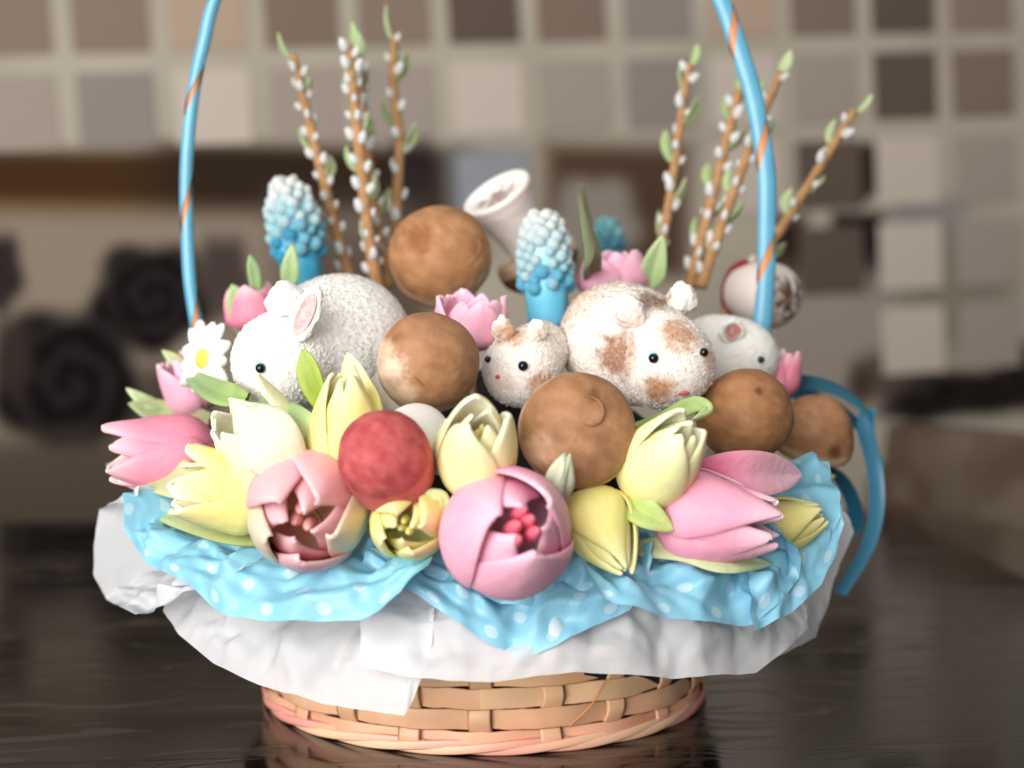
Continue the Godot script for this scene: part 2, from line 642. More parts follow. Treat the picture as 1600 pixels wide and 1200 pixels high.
func bench():
	# padded back of the bench that stands beyond the table's right corner
	var a := at(1385, 658, -0.62)
	var b := at(1760, 630, -0.42)
	var x := (b - a)
	x.y = 0
	x = x.normalized()
	var z := x.cross(Vector3.UP)
	var top := a.y
	var c := a + x * 0.4
	var root := thing("upholstered_bench", "grey brown patterned bench standing behind the right corner of the table", "bench", Vector3(c.x, TAB, c.z))
	var m := mat("cloth", 0.9, 0.0, null, 0, 6.0, ramp(fine(0.008, 31, 256, 2), Color8(112, 92, 78), Color8(150, 138, 126), 0.3, 0.7))
	var pb := Bag.new()
	box(pb, Vector3(c.x, (top + TAB) * 0.5 + 0.05, c.z), Vector3(0.40, (top - TAB) * 0.5 - 0.05, 0.03), Basis(x, Vector3.UP, z), 0.012, S(205, 196, 186))
	build(pb, "backrest", m, root)
	var rb := Bag.new()
	slab(rb, Vector3(c.x, TAB + 0.12, c.z), Vector3(0.38, 0.12, 0.02), Basis(x, Vector3.UP, z), 0.004, S(60, 48, 42))
	build(rb, "base_board", M.wall, root, true)


# ------------------------------------------------------------------ basket

func basket():
	var root := thing("wicker_basket", "round woven wicker basket with a tall handle wrapped in blue ribbon", "basket", Vector3(axis_x, 0, 0))
	var c := Vector3(axis_x, 0, 0)
	var A := 0.0013
	var n := 22
	var rowh := 0.0089
	var rad := func(y): return 0.0985 + 0.10 * y
	var pinkish := func(y): return 1.0 - ss(0.0, 0.022, y)
	for row in 10:
		var y0 := 0.0055 + row * rowh
		var wb := Bag.new()
		var tone := rng.randf_range(0.86, 1.06)
		var wob := rng.randf() * 9.0
		grid(wb, 264, 8, func(u, v):
			var a: float = u * TAU
			var s := v * TAU as float
			var r: float = rad.call(y0) + A * cos(n * 0.5 * a + row * PI)
			var y := y0 + signf(sin(s)) * pow(absf(sin(s)), 0.45) * rowh * 0.485 + 0.0006 * noise.get_noise_2d(cos(a) * 6.0 + wob, sin(a) * 6.0)
			r += signf(cos(s)) * pow(absf(cos(s)), 0.6) * 0.00055
			var k := noise.get_noise_2d(sin(a) * 3.0 + row * 7.0, cos(a) * 3.0) * 0.14 + 0.13 * noise.get_noise_2d(sin(s) * 7.0 + row * 3.0, a * 3.0)
			var hue := 0.5 + 0.5 * sin(floor((a / TAU * n + row) / 2.0) * 7.3 + row * 1.7)
			var col := S(246, 202, 158).lerp(S(234, 182, 136), hue) * (tone + k)
			col = col.lerp(S(238, 168, 146), 0.62 * pinkish.call(y) + 0.1 * hue)
			return [c + Vector3(sin(a) * r, y, cos(a) * r), Color(col.r, col.g, col.b)])
		build(wb, "weaver", M.wicker, root)
	for k in n:
		var sb := Bag.new()
		var a := k * TAU / n
		var tone := rng.randf_range(0.85, 1.05)
		grid(sb, 66, 8, func(u, v):
			var y: float = 0.001 + u * 0.094
			var s: float = v * TAU
			var row := (y - 0.0055) / rowh
			var r: float = rad.call(y) - A * 1.15 * cos(PI * k) * cos(PI * row)
			var side := cos(s) * 0.0048 + 0.0004 * sin(y * 300.0 + k)
			r += sin(s) * 0.00055
			var dir := Vector3(sin(a), 0, cos(a))
			var along := Vector3(cos(a), 0, -sin(a))
			var col := (S(240, 194, 150) * tone).lerp(S(238, 168, 148), 0.55 * pinkish.call(y))
			col *= 0.96 + 0.08 * sin(cos(s) * 9.0)
			return [c + dir * r + along * side + Vector3.UP * y, Color(col.r, col.g, col.b)])
		build(sb, "stake", M.wicker, root)
	for k in 3:
		var rb := Bag.new()
		grid(rb, 240, 8, func(u, v):
			var a: float = u * TAU
			var ph := a * 7.0 + k * TAU / 3.0
			var s: float = v * TAU
			var p := Vector3(0.1002 + 0.0008 * cos(ph) + cos(s) * 0.0007, 0.0032 + 0.0014 * sin(ph) + sin(s) * 0.0019, 0)
			var col := S(246, 200, 164).lerp(S(236, 160, 146), 0.5 + 0.5 * sin(a * 5.0 + k))
			return [c + Vector3(sin(a) * p.x, p.y, cos(a) * p.x), col])
		build(rb, "rim_strand", M.wicker, root)
	var bb := Bag.new()
	grid(bb, 3, 48, func(u, v):
		var a: float = v * TAU
		return [c + Vector3(sin(a) * 0.1 * u, 0.003, cos(a) * 0.1 * u), S(190, 140, 100)], false)
	build(bb, "bottom", M.wicker, root)
	var lb := Bag.new()
	tube(lb, [around(890, 1134, 0.103), around(925, 1100, 0.1075), around(946, 1064, 0.106)], func(_t): return 0.00035, 12, 6, func(_t, _a): return S(222, 150, 100))
	build(lb, "loose_splinter", M.wicker, root)
	# handle: a flat cane, a satin ribbon wound round it
	var hp := []
	for q in [[330, 760], [318, 640], [308, 520], [296, 430], [291, 330], [293, 230], [301, 150], [318, 70], [338, -10], [400, -140], [540, -262], [730, -312], [920, -262], [1060, -130], [1128, 0], [1152, 70], [1180, 160], [1196, 260], [1199, 350], [1196, 440], [1188, 540], [1176, 640], [1164, 760]]:
		hp.append(at(q[0], q[1], -0.004))
	var lens := [0.0]
	var steps := 700
	var pts := PackedVector3Array()
	for i in steps + 1:
		pts.append(path_point(hp, float(i) / steps))
		if i:
			lens.append(lens[i - 1] + pts[i].distance_to(pts[i - 1]))
	var total: float = lens[steps]
	var where := func(l: float):
		var k := clampi(lens.bsearch(l), 1, steps)
		var t := clampf((l - lens[k - 1]) / maxf(lens[k] - lens[k - 1], 1e-9), 0.0, 1.0)
		var p := pts[k - 1].lerp(pts[k], t)
		var d := (pts[mini(k + 1, steps)] - pts[maxi(k - 2, 0)]).normalized()
		return [p, d]
	var hb := Bag.new()
	var wide := func(l: float): return 0.0021 + 0.0013 * ss(0.25, 0.75, l / total)
	grid(hb, 240, 12, func(u, v):
		var q = where.call(u * total)
		var side: Vector3 = q[1].cross(Vector3.BACK).normalized()
		var a: float = v * TAU
		return [q[0] + side * cos(a) * wide.call(u * total) + Vector3.BACK * sin(a) * 0.0017, S(206, 140, 92)])
	build(hb, "handle", M.wicker, root)
	var rb2 := Bag.new()
	var pitch := 0.054
	var turns := total / pitch
	grid(rb2, int(turns * 28), 14, func(u, v):
		var a: float = -(u * (turns + 0.5) - 0.20) * TAU
		var l: float = clampf(u * total + (v - 0.5) * pitch * 0.80, 0.0, total)
		var q = where.call(l)
		var side: Vector3 = q[1].cross(Vector3.BACK).normalized()
		var lift := 0.0007 + 0.0003 * sin(v * PI)
		var hue := 0.5 + 0.5 * noise.get_noise_1d(l * 60.0)
		return [q[0] + side * cos(a) * (wide.call(l) + lift) + Vector3.BACK * sin(a) * (0.0017 + lift), S(90, 162, 196).lerp(S(104, 178, 210), hue)], false)
	build(rb2, "handle_ribbon", M.satin, root)
	# added dark dome for the black shade in the gaps; everything sticks into it
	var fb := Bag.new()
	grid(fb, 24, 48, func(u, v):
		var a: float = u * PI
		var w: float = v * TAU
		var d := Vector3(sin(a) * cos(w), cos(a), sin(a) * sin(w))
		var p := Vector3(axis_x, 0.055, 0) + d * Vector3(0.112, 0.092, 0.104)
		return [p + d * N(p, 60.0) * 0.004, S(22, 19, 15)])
	tag(build(fb, "added_dark_filler", M.gap_shade), "added dark filler dome for the black shade in the gaps between the flowers", "gap_shade")


# ------------------------------------------------------------------ tissue paper

func paper(label: String, outline: Array, radius: float, rise: float, mat_: String, tone: Color, seed_: float, inner := 0.1, inner_y := 0.088, pleat := 0.004):
	# a crumpled sheet from the basket's mouth out to an edge that hangs along outline
	var edge := []
	for q in outline:
		edge.append(around(q[0], q[1], radius))
	var cum := [0.0]
	for i in range(1, edge.size()):
		cum.append(cum[i - 1] + edge[i].distance_to(edge[i - 1]))
	var total: float = cum[cum.size() - 1]
	var b := Bag.new()
	var nu := int(clampf(total / 0.0016, 60, 260))
	var P := func(u: float, v: float):
		var l := u * total
		var k := 1
		while k < cum.size() - 1 and cum[k] < l:
			k += 1
		var O: Vector3 = edge[k - 1].lerp(edge[k], (l - cum[k - 1]) / maxf(cum[k] - cum[k - 1], 1e-6))
		var dir := Vector3(O.x - axis_x, 0, O.z)
		var az := dir.normalized()
		var I := Vector3(axis_x, inner_y, 0) + az * inner
		var C := Vector3(axis_x, maxf(inner_y + rise, O.y + 0.01), 0) + az * (dir.length() * 0.93)
		var p := I.lerp(C, v).lerp(C.lerp(O, v), v)
		var s := u * total
		# pleats that run from the mouth to the edge, and sharp creases
		var wv := ss(0.05, 0.6, v)
		var out_ := (az * 0.75 + Vector3.UP * 0.65).normalized()
		var q := Vector2(s, v * 0.085)
		q += Vector2(noise.get_noise_2d(s * 14.0 + seed_, v * 1.1), noise.get_noise_2d(s * 14.0 + 70.0, v * 1.1 + seed_)) * 0.006
		var a1 := s / 0.034 + seed_ + 0.25 * noise.get_noise_2d(s * 12.0 + seed_, v)
		var d := (absf(fposmod(a1, 1.0) - 0.5) * 2.0 - 0.5) * pleat * 1.3 * wv * (1.0 - 0.65 * ss(0.75, 1.0, v))
		for f in 7:
			var ang: float = seed_ * 2.1 + f * 2.4
			var wl: float = [0.047, 0.031, 0.023, 0.039, 0.017, 0.027, 0.012][f]
			var x: float = (q.x * cos(ang) + q.y * sin(ang)) / wl + seed_ * 1.7 + f * 0.37
			var here := ss(-0.15, 0.35, noise.get_noise_2d(q.x * 16.0 + f * 31.0, q.y * 16.0 + seed_))
			d += (absf(fposmod(x, 1.0) - 0.5) * 4.0 - 1.0) * wl * (0.062 if mat_ == "white_tissue" else (0.075 if wl > 0.025 else 0.14)) * wv * here
		d *= 1.0 - 0.55 * ss(0.8, 1.0, v)
		return p + out_ * d
	grid(b, nu, 44, func(u, v):
		var p: Vector3 = P.call(u, v)
		return [p, tone, Vector2(u * total, v * 0.085) / 0.0245], false)
	var o := build(b, "tissue_paper", M[mat_])
	tag(o, label, "tissue paper", "white tissue paper sheets" if mat_ == "white_tissue" else "blue dotted tissue paper sheets")

func papers():
	var wh := S(248, 250, 254)
	paper("white tissue paper flap at the far left of the basket, under the blue paper", [[215, 775], [155, 795], [144, 850], [147, 900], [168, 938], [210, 959], [262, 942], [345, 905], [380, 890]], 0.165, -0.006, "white_tissue", wh, 1.0, 0.1, 0.068)
	paper("white tissue paper sheet whose corner hangs lowest over the front left of the wicker", [[255, 955], [280, 992], [330, 1034], [385, 1062], [450, 1085], [540, 1106], [632, 1119], [645, 1090], [660, 1050], [675, 1000]], 0.150, 0.004, "white_tissue", wh, 2.3, 0.1, 0.076)
	paper("long white tissue paper sheet along the front centre and right of the basket", [[560, 1040], [640, 1058], [700, 1066], [770, 1067], [840, 1056], [900, 1050], [1020, 1055], [1100, 1056], [1182, 1051], [1225, 1018], [1262, 982], [1245, 955], [1215, 925]], 0.156, 0.004, "white_tissue", wh, 3.9, 0.1, 0.079)
	paper("white tissue paper edge at the back right behind the blue sheet", [[1180, 1040], [1225, 1022], [1272, 998], [1290, 950], [1302, 905], [1318, 870], [1333, 832], [1310, 800]], 0.150, -0.004, "white_tissue", wh * 0.95, 5.2, 0.1, 0.070)
	var bl := Color(1, 1, 1)
	paper("blue dotted tissue paper sheet standing up at the back right beside the bow", [[1180, 985], [1240, 955], [1282, 915], [1304, 870], [1316, 820], [1314, 770], [1290, 725]], 0.170, 0.01, "blue_tissue", bl, 6.1, 0.1, 0.09, 0.0015)
	paper("blue dotted tissue paper sheet at the front left above the lowest white corner", [[192, 775], [196, 830], [228, 880], [298, 915], [328, 945], [350, 962], [450, 972], [560, 966], [600, 948], [650, 900], [670, 880]], 0.170, 0.010, "blue_tissue", bl, 7.4, 0.1, 0.086, 0.005)
	paper("blue dotted tissue paper sheet hanging to a point at the front centre", [[565, 880], [630, 915], [700, 965], [760, 1002], [822, 1028], [868, 1012], [928, 976], [985, 952], [1010, 905], [1020, 870]], 0.154, 0.008, "blue_tissue", bl, 8.8, 0.1, 0.084, 0.004)
	paper("blue dotted tissue paper sheet with a square corner at the front right", [[930, 920], [965, 945], [1020, 962], [1100, 973], [1178, 973], [1218, 942], [1254, 898], [1240, 858], [1200, 820]], 0.168, 0.010, "blue_tissue", bl, 9.5, 0.1, 0.086, 0.004)
	paper("inner fold of blue dotted tissue paper tucked under the left yellow tulip", [[205, 800], [260, 850], [340, 885], [430, 905], [520, 925], [610, 912], [660, 880]], 0.150, 0.016, "blue_tissue", bl, 11.2, 0.1, 0.088, 0.005)
	paper("inner fold of blue dotted tissue paper tucked under the large pink tulip", [[600, 870], [650, 905], [740, 930], [830, 950], [900, 945], [960, 915], [1000, 890]], 0.147, 0.014, "blue_tissue", bl, 12.7, 0.1, 0.088, 0.004)
	paper("inner fold of blue dotted tissue paper tucked under the right pink tulip", [[960, 890], [1010, 925], [1090, 950], [1150, 940], [1200, 905], [1245, 865]], 0.150, 0.014, "blue_tissue", bl, 13.4, 0.1, 0.088, 0.004)


# ------------------------------------------------------------------ tulips

func pal(a: Color, b: Color, e: Color, i: Color) -> Dictionary:
	var w := Color.WHITE
	return {"a": a.lerp(w, 0.14), "b": b.lerp(w, 0.12), "e": e.lerp(w, 0.15), "i": i.lerp(w, 0.12)}

func petal(root: Node3D, called: String, base: Vector3, B: Basis, L: float, R: float, o: Dictionary, p: Dictionary, rough := 1.0):
	# o: phi (where round the cup), op (how far out its tip is), w (half angle), len, lay (which layer), blunt, curl
	var b := Bag.new()
	var op: float = o.get("op", 0.5)
	var w: float = o.get("w", 1.1)
	var len_: float = o.get("len", 1.0)
	var lay: float = o.get("lay", 1.0)
	var blunt: float = o.get("blunt", 3.0)
	var curl: float = o.get("curl", 0.0)
	var phi: float = o.phi
	var sd: float = rng.randf() * 50.0
	var belly: float = o.get("belly", 0.42)
	shell(b, 24, 16, func(t0, s):
		var t: float = 1.0 - pow(1.0 - t0, 1.8)
		var f := pow(1.0 - pow(t, blunt), 0.62)
		var wob := noise.get_noise_2d(t * 1.5 + sd, s * 0.8 + sd)
		var ang: float = phi + s * w * (0.55 + 0.45 * ss(0.0, 0.35, t)) * f + 0.05 * wob
		var pr := 0.0
		if t < belly:
			pr = lerpf(0.02, 1.0, pow(sin(PI * 0.5 * t / belly), 0.8))
		else:
			pr = lerpf(1.0, op, pow((t - belly) / (1.0 - belly), 1.7))
		var r: float = R * lay * pr * (1.0 + 0.11 * s * t + curl * s * s * t + 0.04 * wob)
		var y: float = L * len_ * (pow(t, 1.25) - 0.03 * s * s * t)
		return base + B * Vector3(sin(ang) * r, y, cos(ang) * r), 0.0022 * (0.7 + 0.3 * R / 0.025),
		func(t0, s, inside):
			var t: float = 1.0 - pow(1.0 - t0, 1.8)
			var c: Color = p.a.lerp(p.b, ss(0.08, 0.55, t))
			c = c.lerp(p.e, 0.8 * ss(0.55, 1.0, maxf(absf(s) * (0.4 + 0.6 * t), t * t)))
			if inside:
				c = p.i.lerp(p.e, 0.35 * ss(0.7, 1.0, t))
			var k := 1.0 + 0.05 * noise.get_noise_2d(s * 4.0 + sd, t * 1.2) + 0.035 * noise.get_noise_2d(s * 14.0 + sd, t * 1.5)
			return Color(c.r * k, c.g * k, c.b * k))
	build(b, called, M.petal, root)

func tulip(label: String, base2: Vector2, tip2: Vector2, push: float, dz: float, Rpx: float, p: Dictionary, o := {}) -> Node3D:
	var base: Vector3 = o.get("base", dome(base2.x, base2.y, push))
	var tip := at(tip2.x, tip2.y, base.z + dz)
	var ax := tip - base
	var L := ax.length()
	var R := size_at(Rpx, base)
	var B := frame(ax, Vector3.BACK)
	var root := thing("tulip", label, "tulip", base, "marshmallow tulips in the basket")
	var no: int = o.get("no", 3)
	var rot: float = o.get("rot", 0.0)
	var tilt: Array = o.get("tilt", [])
	for k in no:
		petal(root, "petal", base, B, L, R, {"phi": rot + k * TAU / no, "op": o.get("op", 0.5) + (tilt[k] if k < tilt.size() else 0.0), "w": o.get("w", 1.18), "len": rng.randf_range(0.97, 1.03), "blunt": o.get("blunt", 3.0), "curl": o.get("curl", -0.04), "belly": o.get("belly", 0.42)}, o.get("pp", {}).get(k, p))
	var ni: int = o.get("ni", 3)
	for k in ni:
		var c: Dictionary = p.duplicate()
		c.b = p.b.lerp(p.i, 0.35)
		petal(root, "inner_petal", base, B, L, R, {"phi": rot + (k + 0.5) * TAU / ni + 0.1, "op": o.get("iop", o.get("op", 0.5) * 0.85), "w": o.get("iw", 1.0), "len": o.get("ilen", 0.96), "lay": o.get("ilay", 0.86), "blunt": o.get("iblunt", 2.6), "curl": o.get("curl", -0.04)}, c)
	for k in o.get("stam", 0):
		var sb := Bag.new()
		var a: float = k * 2.4
		var rr: float = R * (0.10 + 0.16 * (k % 5) / 4.0)
		var q := base + B * Vector3(sin(a) * rr, L * o.get("sy", 0.62), cos(a) * rr)
		ball(sb, q, Vector3(R * 0.12, L * 0.2, R * 0.12), B, 10, o.get("sc", p.i))
		build(sb, "stamen", M.petal, root)
	for k in o.get("sepal", 0):
		var c2 := pal(S(150, 176, 116), S(178, 196, 138), S(206, 214, 160), S(170, 190, 120))
		petal(root, "sepal", base, B, L, R, {"phi": rot + 0.5 + k * TAU / 3.0, "op": 0.95, "w": 0.7, "len": 0.62, "lay": 1.07, "blunt": 2.2}, o.get("sp", c2))
	var st := Bag.new()
	var into := (Vector3(axis_x, 0.06, 0) - base)
	tube(st, [base + into.normalized() * 0.003, base + into * 0.75], func(_t): return 0.0016, 3, 8, func(_t, _a): return S(200, 160, 110))
	build(st, "skewer", M.twig, root)
	return root

func leaf(parent: Node3D, pts: Array, wpx: float, c0: Color, c1: Color, face := Vector3(0, 0.3, 1), fold := 0.35, called := "leaf", thick := 0.0026, tipw := 0.88) -> MeshInstance3D:
	# pts: [px, py, push] on the bouquet's dome, from the root of the leaf to its tip
	var q := []
	for a in pts:
		q.append(dome(a[0], a[1], a[2]))
	return leaf3(parent, q, size_at(wpx * 0.5, q[1]), c0, c1, face, fold, called, thick, tipw)

func leaf3(parent: Node3D, q: Array, W: float, c0: Color, c1: Color, face: Vector3, fold: float, called: String, thick: float, tipw := 0.88) -> MeshInstance3D:
	var b := Bag.new()
	var sd := rng.randf() * 30.0
	shell(b, 22, 10, func(t, s):
		var p := path_point(q, t)
		var d := (path_point(q, minf(t + 0.02, 1.0)) - path_point(q, maxf(t - 0.02, 0.0))).normalized()
		var side := d.cross(face).normalized()
		var nn := side.cross(d)
		var w := W * pow(maxf(0.0, sin(PI * (0.1 + tipw * t + (0.9 - tipw) * t * t * t))), 0.8)
		return p + side * s * w * (1.0 + 0.06 * sin(t * 7.0 + sd)) + nn * (fold * w * (absf(s) * 0.6 + s * s * 0.4) - fold * 0.4 * w), thick,
		func(t, s, inside):
			var c := c0.lerp(c1, ss(0.15, 0.95, t))
			var k: float = 0.94 + 0.06 * s * s + 0.05 * noise.get_noise_2d(s * 3.0 + sd, t * 3.0)
			if inside: k *= 0.97
			return Color(c.r * k, c.g * k, c.b * k))
	return build(b, called, M.leaf, parent)

func lone_leaf(label: String, pts: Array, wpx: float, c0: Color, c1: Color, face := Vector3(0, 0.3, 1), fold := 0.35):
	var o := leaf(null, pts, wpx, c0, c1, face, fold, "tulip_leaf")
	tag(o, label, "leaf", "piped green leaves")

func tulips():
	var pink := pal(S(250, 216, 228), S(243, 168, 202), S(250, 208, 226), S(244, 158, 188))
	var hot := pal(S(240, 138, 168), S(242, 158, 184), S(255, 242, 244), S(234, 110, 144))
	var cream := pal(S(240, 238, 212), S(251, 246, 208), S(253, 250, 230), S(250, 243, 186))
	var lemon := pal(S(246, 232, 150), S(249, 240, 178), S(252, 248, 224), S(244, 226, 120))
	var bud := pal(S(226, 226, 180), S(244, 236, 160), S(251, 248, 216), S(242, 226, 120))
	var peach := pal(S(240, 196, 150), S(230, 130, 144), S(246, 194, 202), S(244, 170, 178))
	var pgreen := pal(S(176, 190, 120), S(214, 196, 160), S(234, 206, 190), S(226, 206, 170))
	var gr := S(150, 178, 120)
	var gr2 := S(196, 212, 150)
	var pale := S(206, 220, 172)
	# left side
	var t1 := tulip("pink striped tulip lying at the far left edge, pointing left", Vector2(345, 712), Vector2(163, 716), -0.012, 0.012, 62, hot, {"op": 0.5, "rot": 0.5, "iop": 0.62, "w": 1.22, "blunt": 3.0, "tilt": [0.2, 0.0, 0.25]})
	leaf(t1, [[330, 765, 0.0], [250, 742, 0.010], [166, 726, 0.012]], 66, S(196, 190, 150), S(150, 182, 122), Vector3(0, 0.5, 1), 0.25)
	leaf(t1, [[330, 655, -0.01], [260, 648, 0.0], [200, 630, 0.0]], 46, S(160, 160, 120), S(168, 186, 136), Vector3(0, 0.6, 1), 0.3)
	leaf(t1, [[262, 640, -0.02], [228, 628, -0.02], [197, 606, -0.02]], 22, gr, pale, Vector3(0, 0.6, 1), 0.3)
	var t2 := tulip("open pale yellow tulip left of the upright yellow one, petals fanned to the left", Vector2(462, 742), Vector2(352, 640), 0.006, 0.018, 72, cream, {"op": 0.85, "rot": 0.7, "iop": 0.6, "w": 1.05, "blunt": 2.5, "tilt": [-0.4, -0.1, 0.1]})
	leaf(t2, [[468, 752, 0.030], [416, 690, 0.042], [366, 630, 0.034]], 104, S(222, 219, 190), S(230, 229, 212), Vector3(-0.1, 0.2, 1), -0.25, "broad_petal", 0.003, 0.86)
	leaf(t2, [[492, 712, 0.022], [468, 668, 0.032], [408, 620, 0.028]], 62, S(206, 216, 160), S(150, 182, 122), Vector3(0.3, 0.4, 1), 0.3)
	tulip("yellow tulip with pointed petals at lower left, just above the blue paper", Vector2(428, 790), Vector2(272, 752), 0.004, 0.012, 58, lemon, {"op": 1.0, "rot": 2.4, "iop": 0.7, "w": 1.0, "blunt": 2.2})
	lone_leaf("olive green leaf lying on the blue paper at lower left", [[425, 845, 0.004], [330, 818, 0.012], [225, 800, 0.006]], 56, S(158, 168, 104), S(184, 196, 142), Vector3(0, 0.7, 1), 0.3)
	tulip("pink tulip at the upper left edge below the white daisy", Vector2(322, 640), Vector2(266, 556), -0.016, 0.008, 44, pink, {"op": 0.6, "rot": 0.2})
	lone_leaf("green leaf below the daisy, touching the white rabbit's chin", [[388, 622, 0.012], [335, 612, 0.016], [284, 576, 0.014]], 42, S(150, 178, 108), S(158, 188, 138), Vector3(0, 0.5, 1), 0.5)
	lone_leaf("tiny pale leaf tip at the left edge beside the pink tulip", [[300, 580, -0.02], [278, 566, -0.02], [253, 547, -0.02]], 20, gr2, pale)
	tulip("small pink tulip behind the white rabbit's back ear", Vector2(400, 520), Vector2(388, 444), -0.028, 0.0, 40, hot, {"op": 0.8, "rot": 1.0})
	lone_leaf("broad green leaf standing behind the white rabbit's head", [[395, 530, 0.0], [378, 490, 0.004], [362, 444, 0.006]], 44, S(150, 182, 120), S(178, 202, 148), Vector3(0, 0.1, 1), 0.4)
	lone_leaf("narrow green leaf standing at far left behind the white rabbit", [[402, 470, -0.04], [398, 430, -0.04], [390, 398, -0.04]], 22, gr, S(160, 190, 140))
	lone_leaf("thin pointed green leaf in front of the left blue hyacinth", [[452, 450, -0.01], [454, 420, -0.01], [457, 382, -0.01]], 30, gr, S(186, 208, 160))
	# centre
	var t5 := tulip("upright yellow tulip with a tall pointed petal, beside the red mushroom", Vector2(535, 748), Vector2(540, 578), 0.012, 0.012, 54, lemon, {"op": 0.36, "rot": -0.45, "iop": 0.3, "ilen": 0.95, "w": 1.3, "blunt": 2.7})
	leaf(t5, [[505, 640, 0.022], [488, 590, 0.028], [472, 546, 0.030]], 40, S(150, 172, 66), S(176, 196, 110), Vector3(-0.3, 0.1, 1), 0.9)
	leaf(t5, [[590, 650, 0.02], [560, 610, 0.02], [543, 550, 0.02]], 52, S(246, 232, 150), S(250, 244, 200), Vector3(0, 0.1, 1), 0.3, "back_petal")
	tulip("peach pink tulip facing out with green outer petals, at lower left front", Vector2(488, 785), Vector2(466, 824), 0.010, 0.044, 90, peach, {"no": 5, "op": 0.56, "rot": 0.35, "iop": 0.3, "ni": 4, "ilen": 0.96, "iblunt": 3.0, "iw": 1.0, "ilay": 0.80, "w": 0.86, "blunt": 3.6, "curl": -0.1, "stam": 3, "sc": S(244, 176, 168), "pp": {0: pgreen, 2: pgreen}})
	var t9 := tulip("small lemon yellow tulip with curled petals under the red mushroom", Vector2(645, 805), Vector2(628, 832), 0.012, 0.034, 58, pal(S(206, 216, 140), S(246, 234, 150), S(251, 246, 200), S(246, 232, 130)), {"no": 4, "op": 0.56, "rot": 0.4, "iop": 0.3, "w": 0.95, "iw": 1.1, "ilay": 0.8, "ilen": 0.94, "blunt": 3.4, "stam": 3, "sc": S(248, 236, 150), "curl": -0.14})
	var cl := dome(676, 790, 0.03)
	var cr := size_at(17, cl)
	leaf3(t9, [cl + Vector3(-0.2, -1.2, -0.6) * cr, cl + Vector3(1.0, -0.5, 0.0) * cr, cl + Vector3(0.9, 0.8, 0.3) * cr, cl + Vector3(-0.3, 1.0, 0.5) * cr, cl + Vector3(-0.9, 0.1, 0.5) * cr, cl + Vector3(-0.2, -0.3, 0.5) * cr], cr * 0.62, S(190, 208, 140), S(220, 228, 180), Vector3(0.2, 0.1, 1), 0.2, "curled_leaf", 0.0022)
	tulip("cream tulip bud with parted petals between the red and the largest brown mushroom", Vector2(735, 762), Vector2(757, 646), 0.014, 0.034, 58, pal(S(246, 222, 220), S(248, 244, 226), S(252, 250, 234), S(246, 236, 160)), {"op": 0.60, "rot": 0.5, "iop": 0.34, "blunt": 6.5, "iblunt": 4.5, "w": 1.3, "belly": 0.5, "stam": 3, "sc": S(244, 232, 150), "sepal": 1, "sp": pal(S(220, 220, 190), S(206, 214, 178), S(176, 192, 140), S(190, 200, 150))})
	var t10 := tulip("largest pink tulip at the front centre, open over pink beads", Vector2(772, 842), Vector2(826, 818), 0.014, 0.048, 97, pink, {"op": 0.46, "rot": -0.1, "iop": 0.30, "ilen": 0.97, "ilay": 0.86, "iw": 1.2, "blunt": 3.8, "iblunt": 3.6, "w": 1.3, "belly": 0.46, "stam": 5, "sc": S(238, 116, 140), "sy": 0.80})
	leaf(t10, [[858, 782, 0.030], [866, 750, 0.040], [882, 708, 0.044]], 30, S(176, 184, 160), S(196, 204, 178), Vector3(-0.5, 0.1, 1), 0.5)
	leaf(t10, [[878, 790, 0.030], [884, 758, 0.040], [891, 709, 0.044]], 26, S(186, 178, 166), S(176, 186, 156), Vector3(0.5, 0.1, 1), 0.5)
	tulip("closed yellow tulip bud pointing down at the front, right of the largest pink tulip", Vector2(908, 772), Vector2(980, 894), 0.010, 0.022, 56, bud, {"op": 0.14, "rot": 0.75, "iop": 0.1, "w": 1.2, "blunt": 2.6})
	# right
	var t12 := tulip("cream tulip bud between two brown mushrooms, opening to the upper right", Vector2(992, 768), Vector2(1080, 664), 0.010, 0.028, 58, pal(S(228, 230, 176), S(248, 246, 216), S(252, 250, 230), S(246, 238, 156)), {"op": 0.46, "rot": 0.9, "iop": 0.3, "blunt": 5.0, "iblunt": 3.6, "w": 1.3, "belly": 0.46})
	leaf(t12, [[985, 668, -0.01], [1040, 652, 0.012], [1085, 632, 0.020], [1106, 640, 0.022], [1080, 658, 0.024]], 26, S(150, 182, 110), S(196, 214, 150), Vector3(0, 0.5, 1), 0.3)
	var t13 := tulip("long pink tulip at the front right with one petal flung open", Vector2(1022, 800), Vector2(1222, 822), 0.008, 0.016, 72, pal(S(242, 150, 182), S(244, 188, 212), S(252, 232, 238), S(238, 140, 172)), {"op": 0.42, "rot": 0.35, "iop": 0.55, "w": 1.08, "blunt": 2.7})
	leaf(t13, [[1070, 752, 0.012], [1170, 742, 0.026], [1254, 742, 0.022]], 78, S(226, 130, 160), S(250, 200, 214), Vector3(0.1, 0.25, 1), 0.5, "open_petal", 0.0026, 0.84)
	leaf(t13, [[985, 858, 0.006], [1070, 856, 0.020], [1135, 874, 0.026], [1206, 882, 0.022]], 56, S(190, 196, 150), S(216, 232, 184), Vector3(0, 0.7, 1), 0.3)
	leaf(t13, [[968, 775, 0.016], [1005, 800, 0.026], [1054, 829, 0.028]], 46, S(182, 204, 120), S(200, 216, 140), Vector3(0.1, 0.2, 1), 0.7)
	var t14 := tulip("yellow tulip at the far right, half hidden behind the long pink one", Vector2(1165, 842), Vector2(1290, 800), -0.002, 0.004, 46, pal(S(214, 206, 120), S(236, 220, 130), S(248, 236, 180), S(226, 204, 100)), {"op": 0.35, "rot": 0.5, "blunt": 2.6})
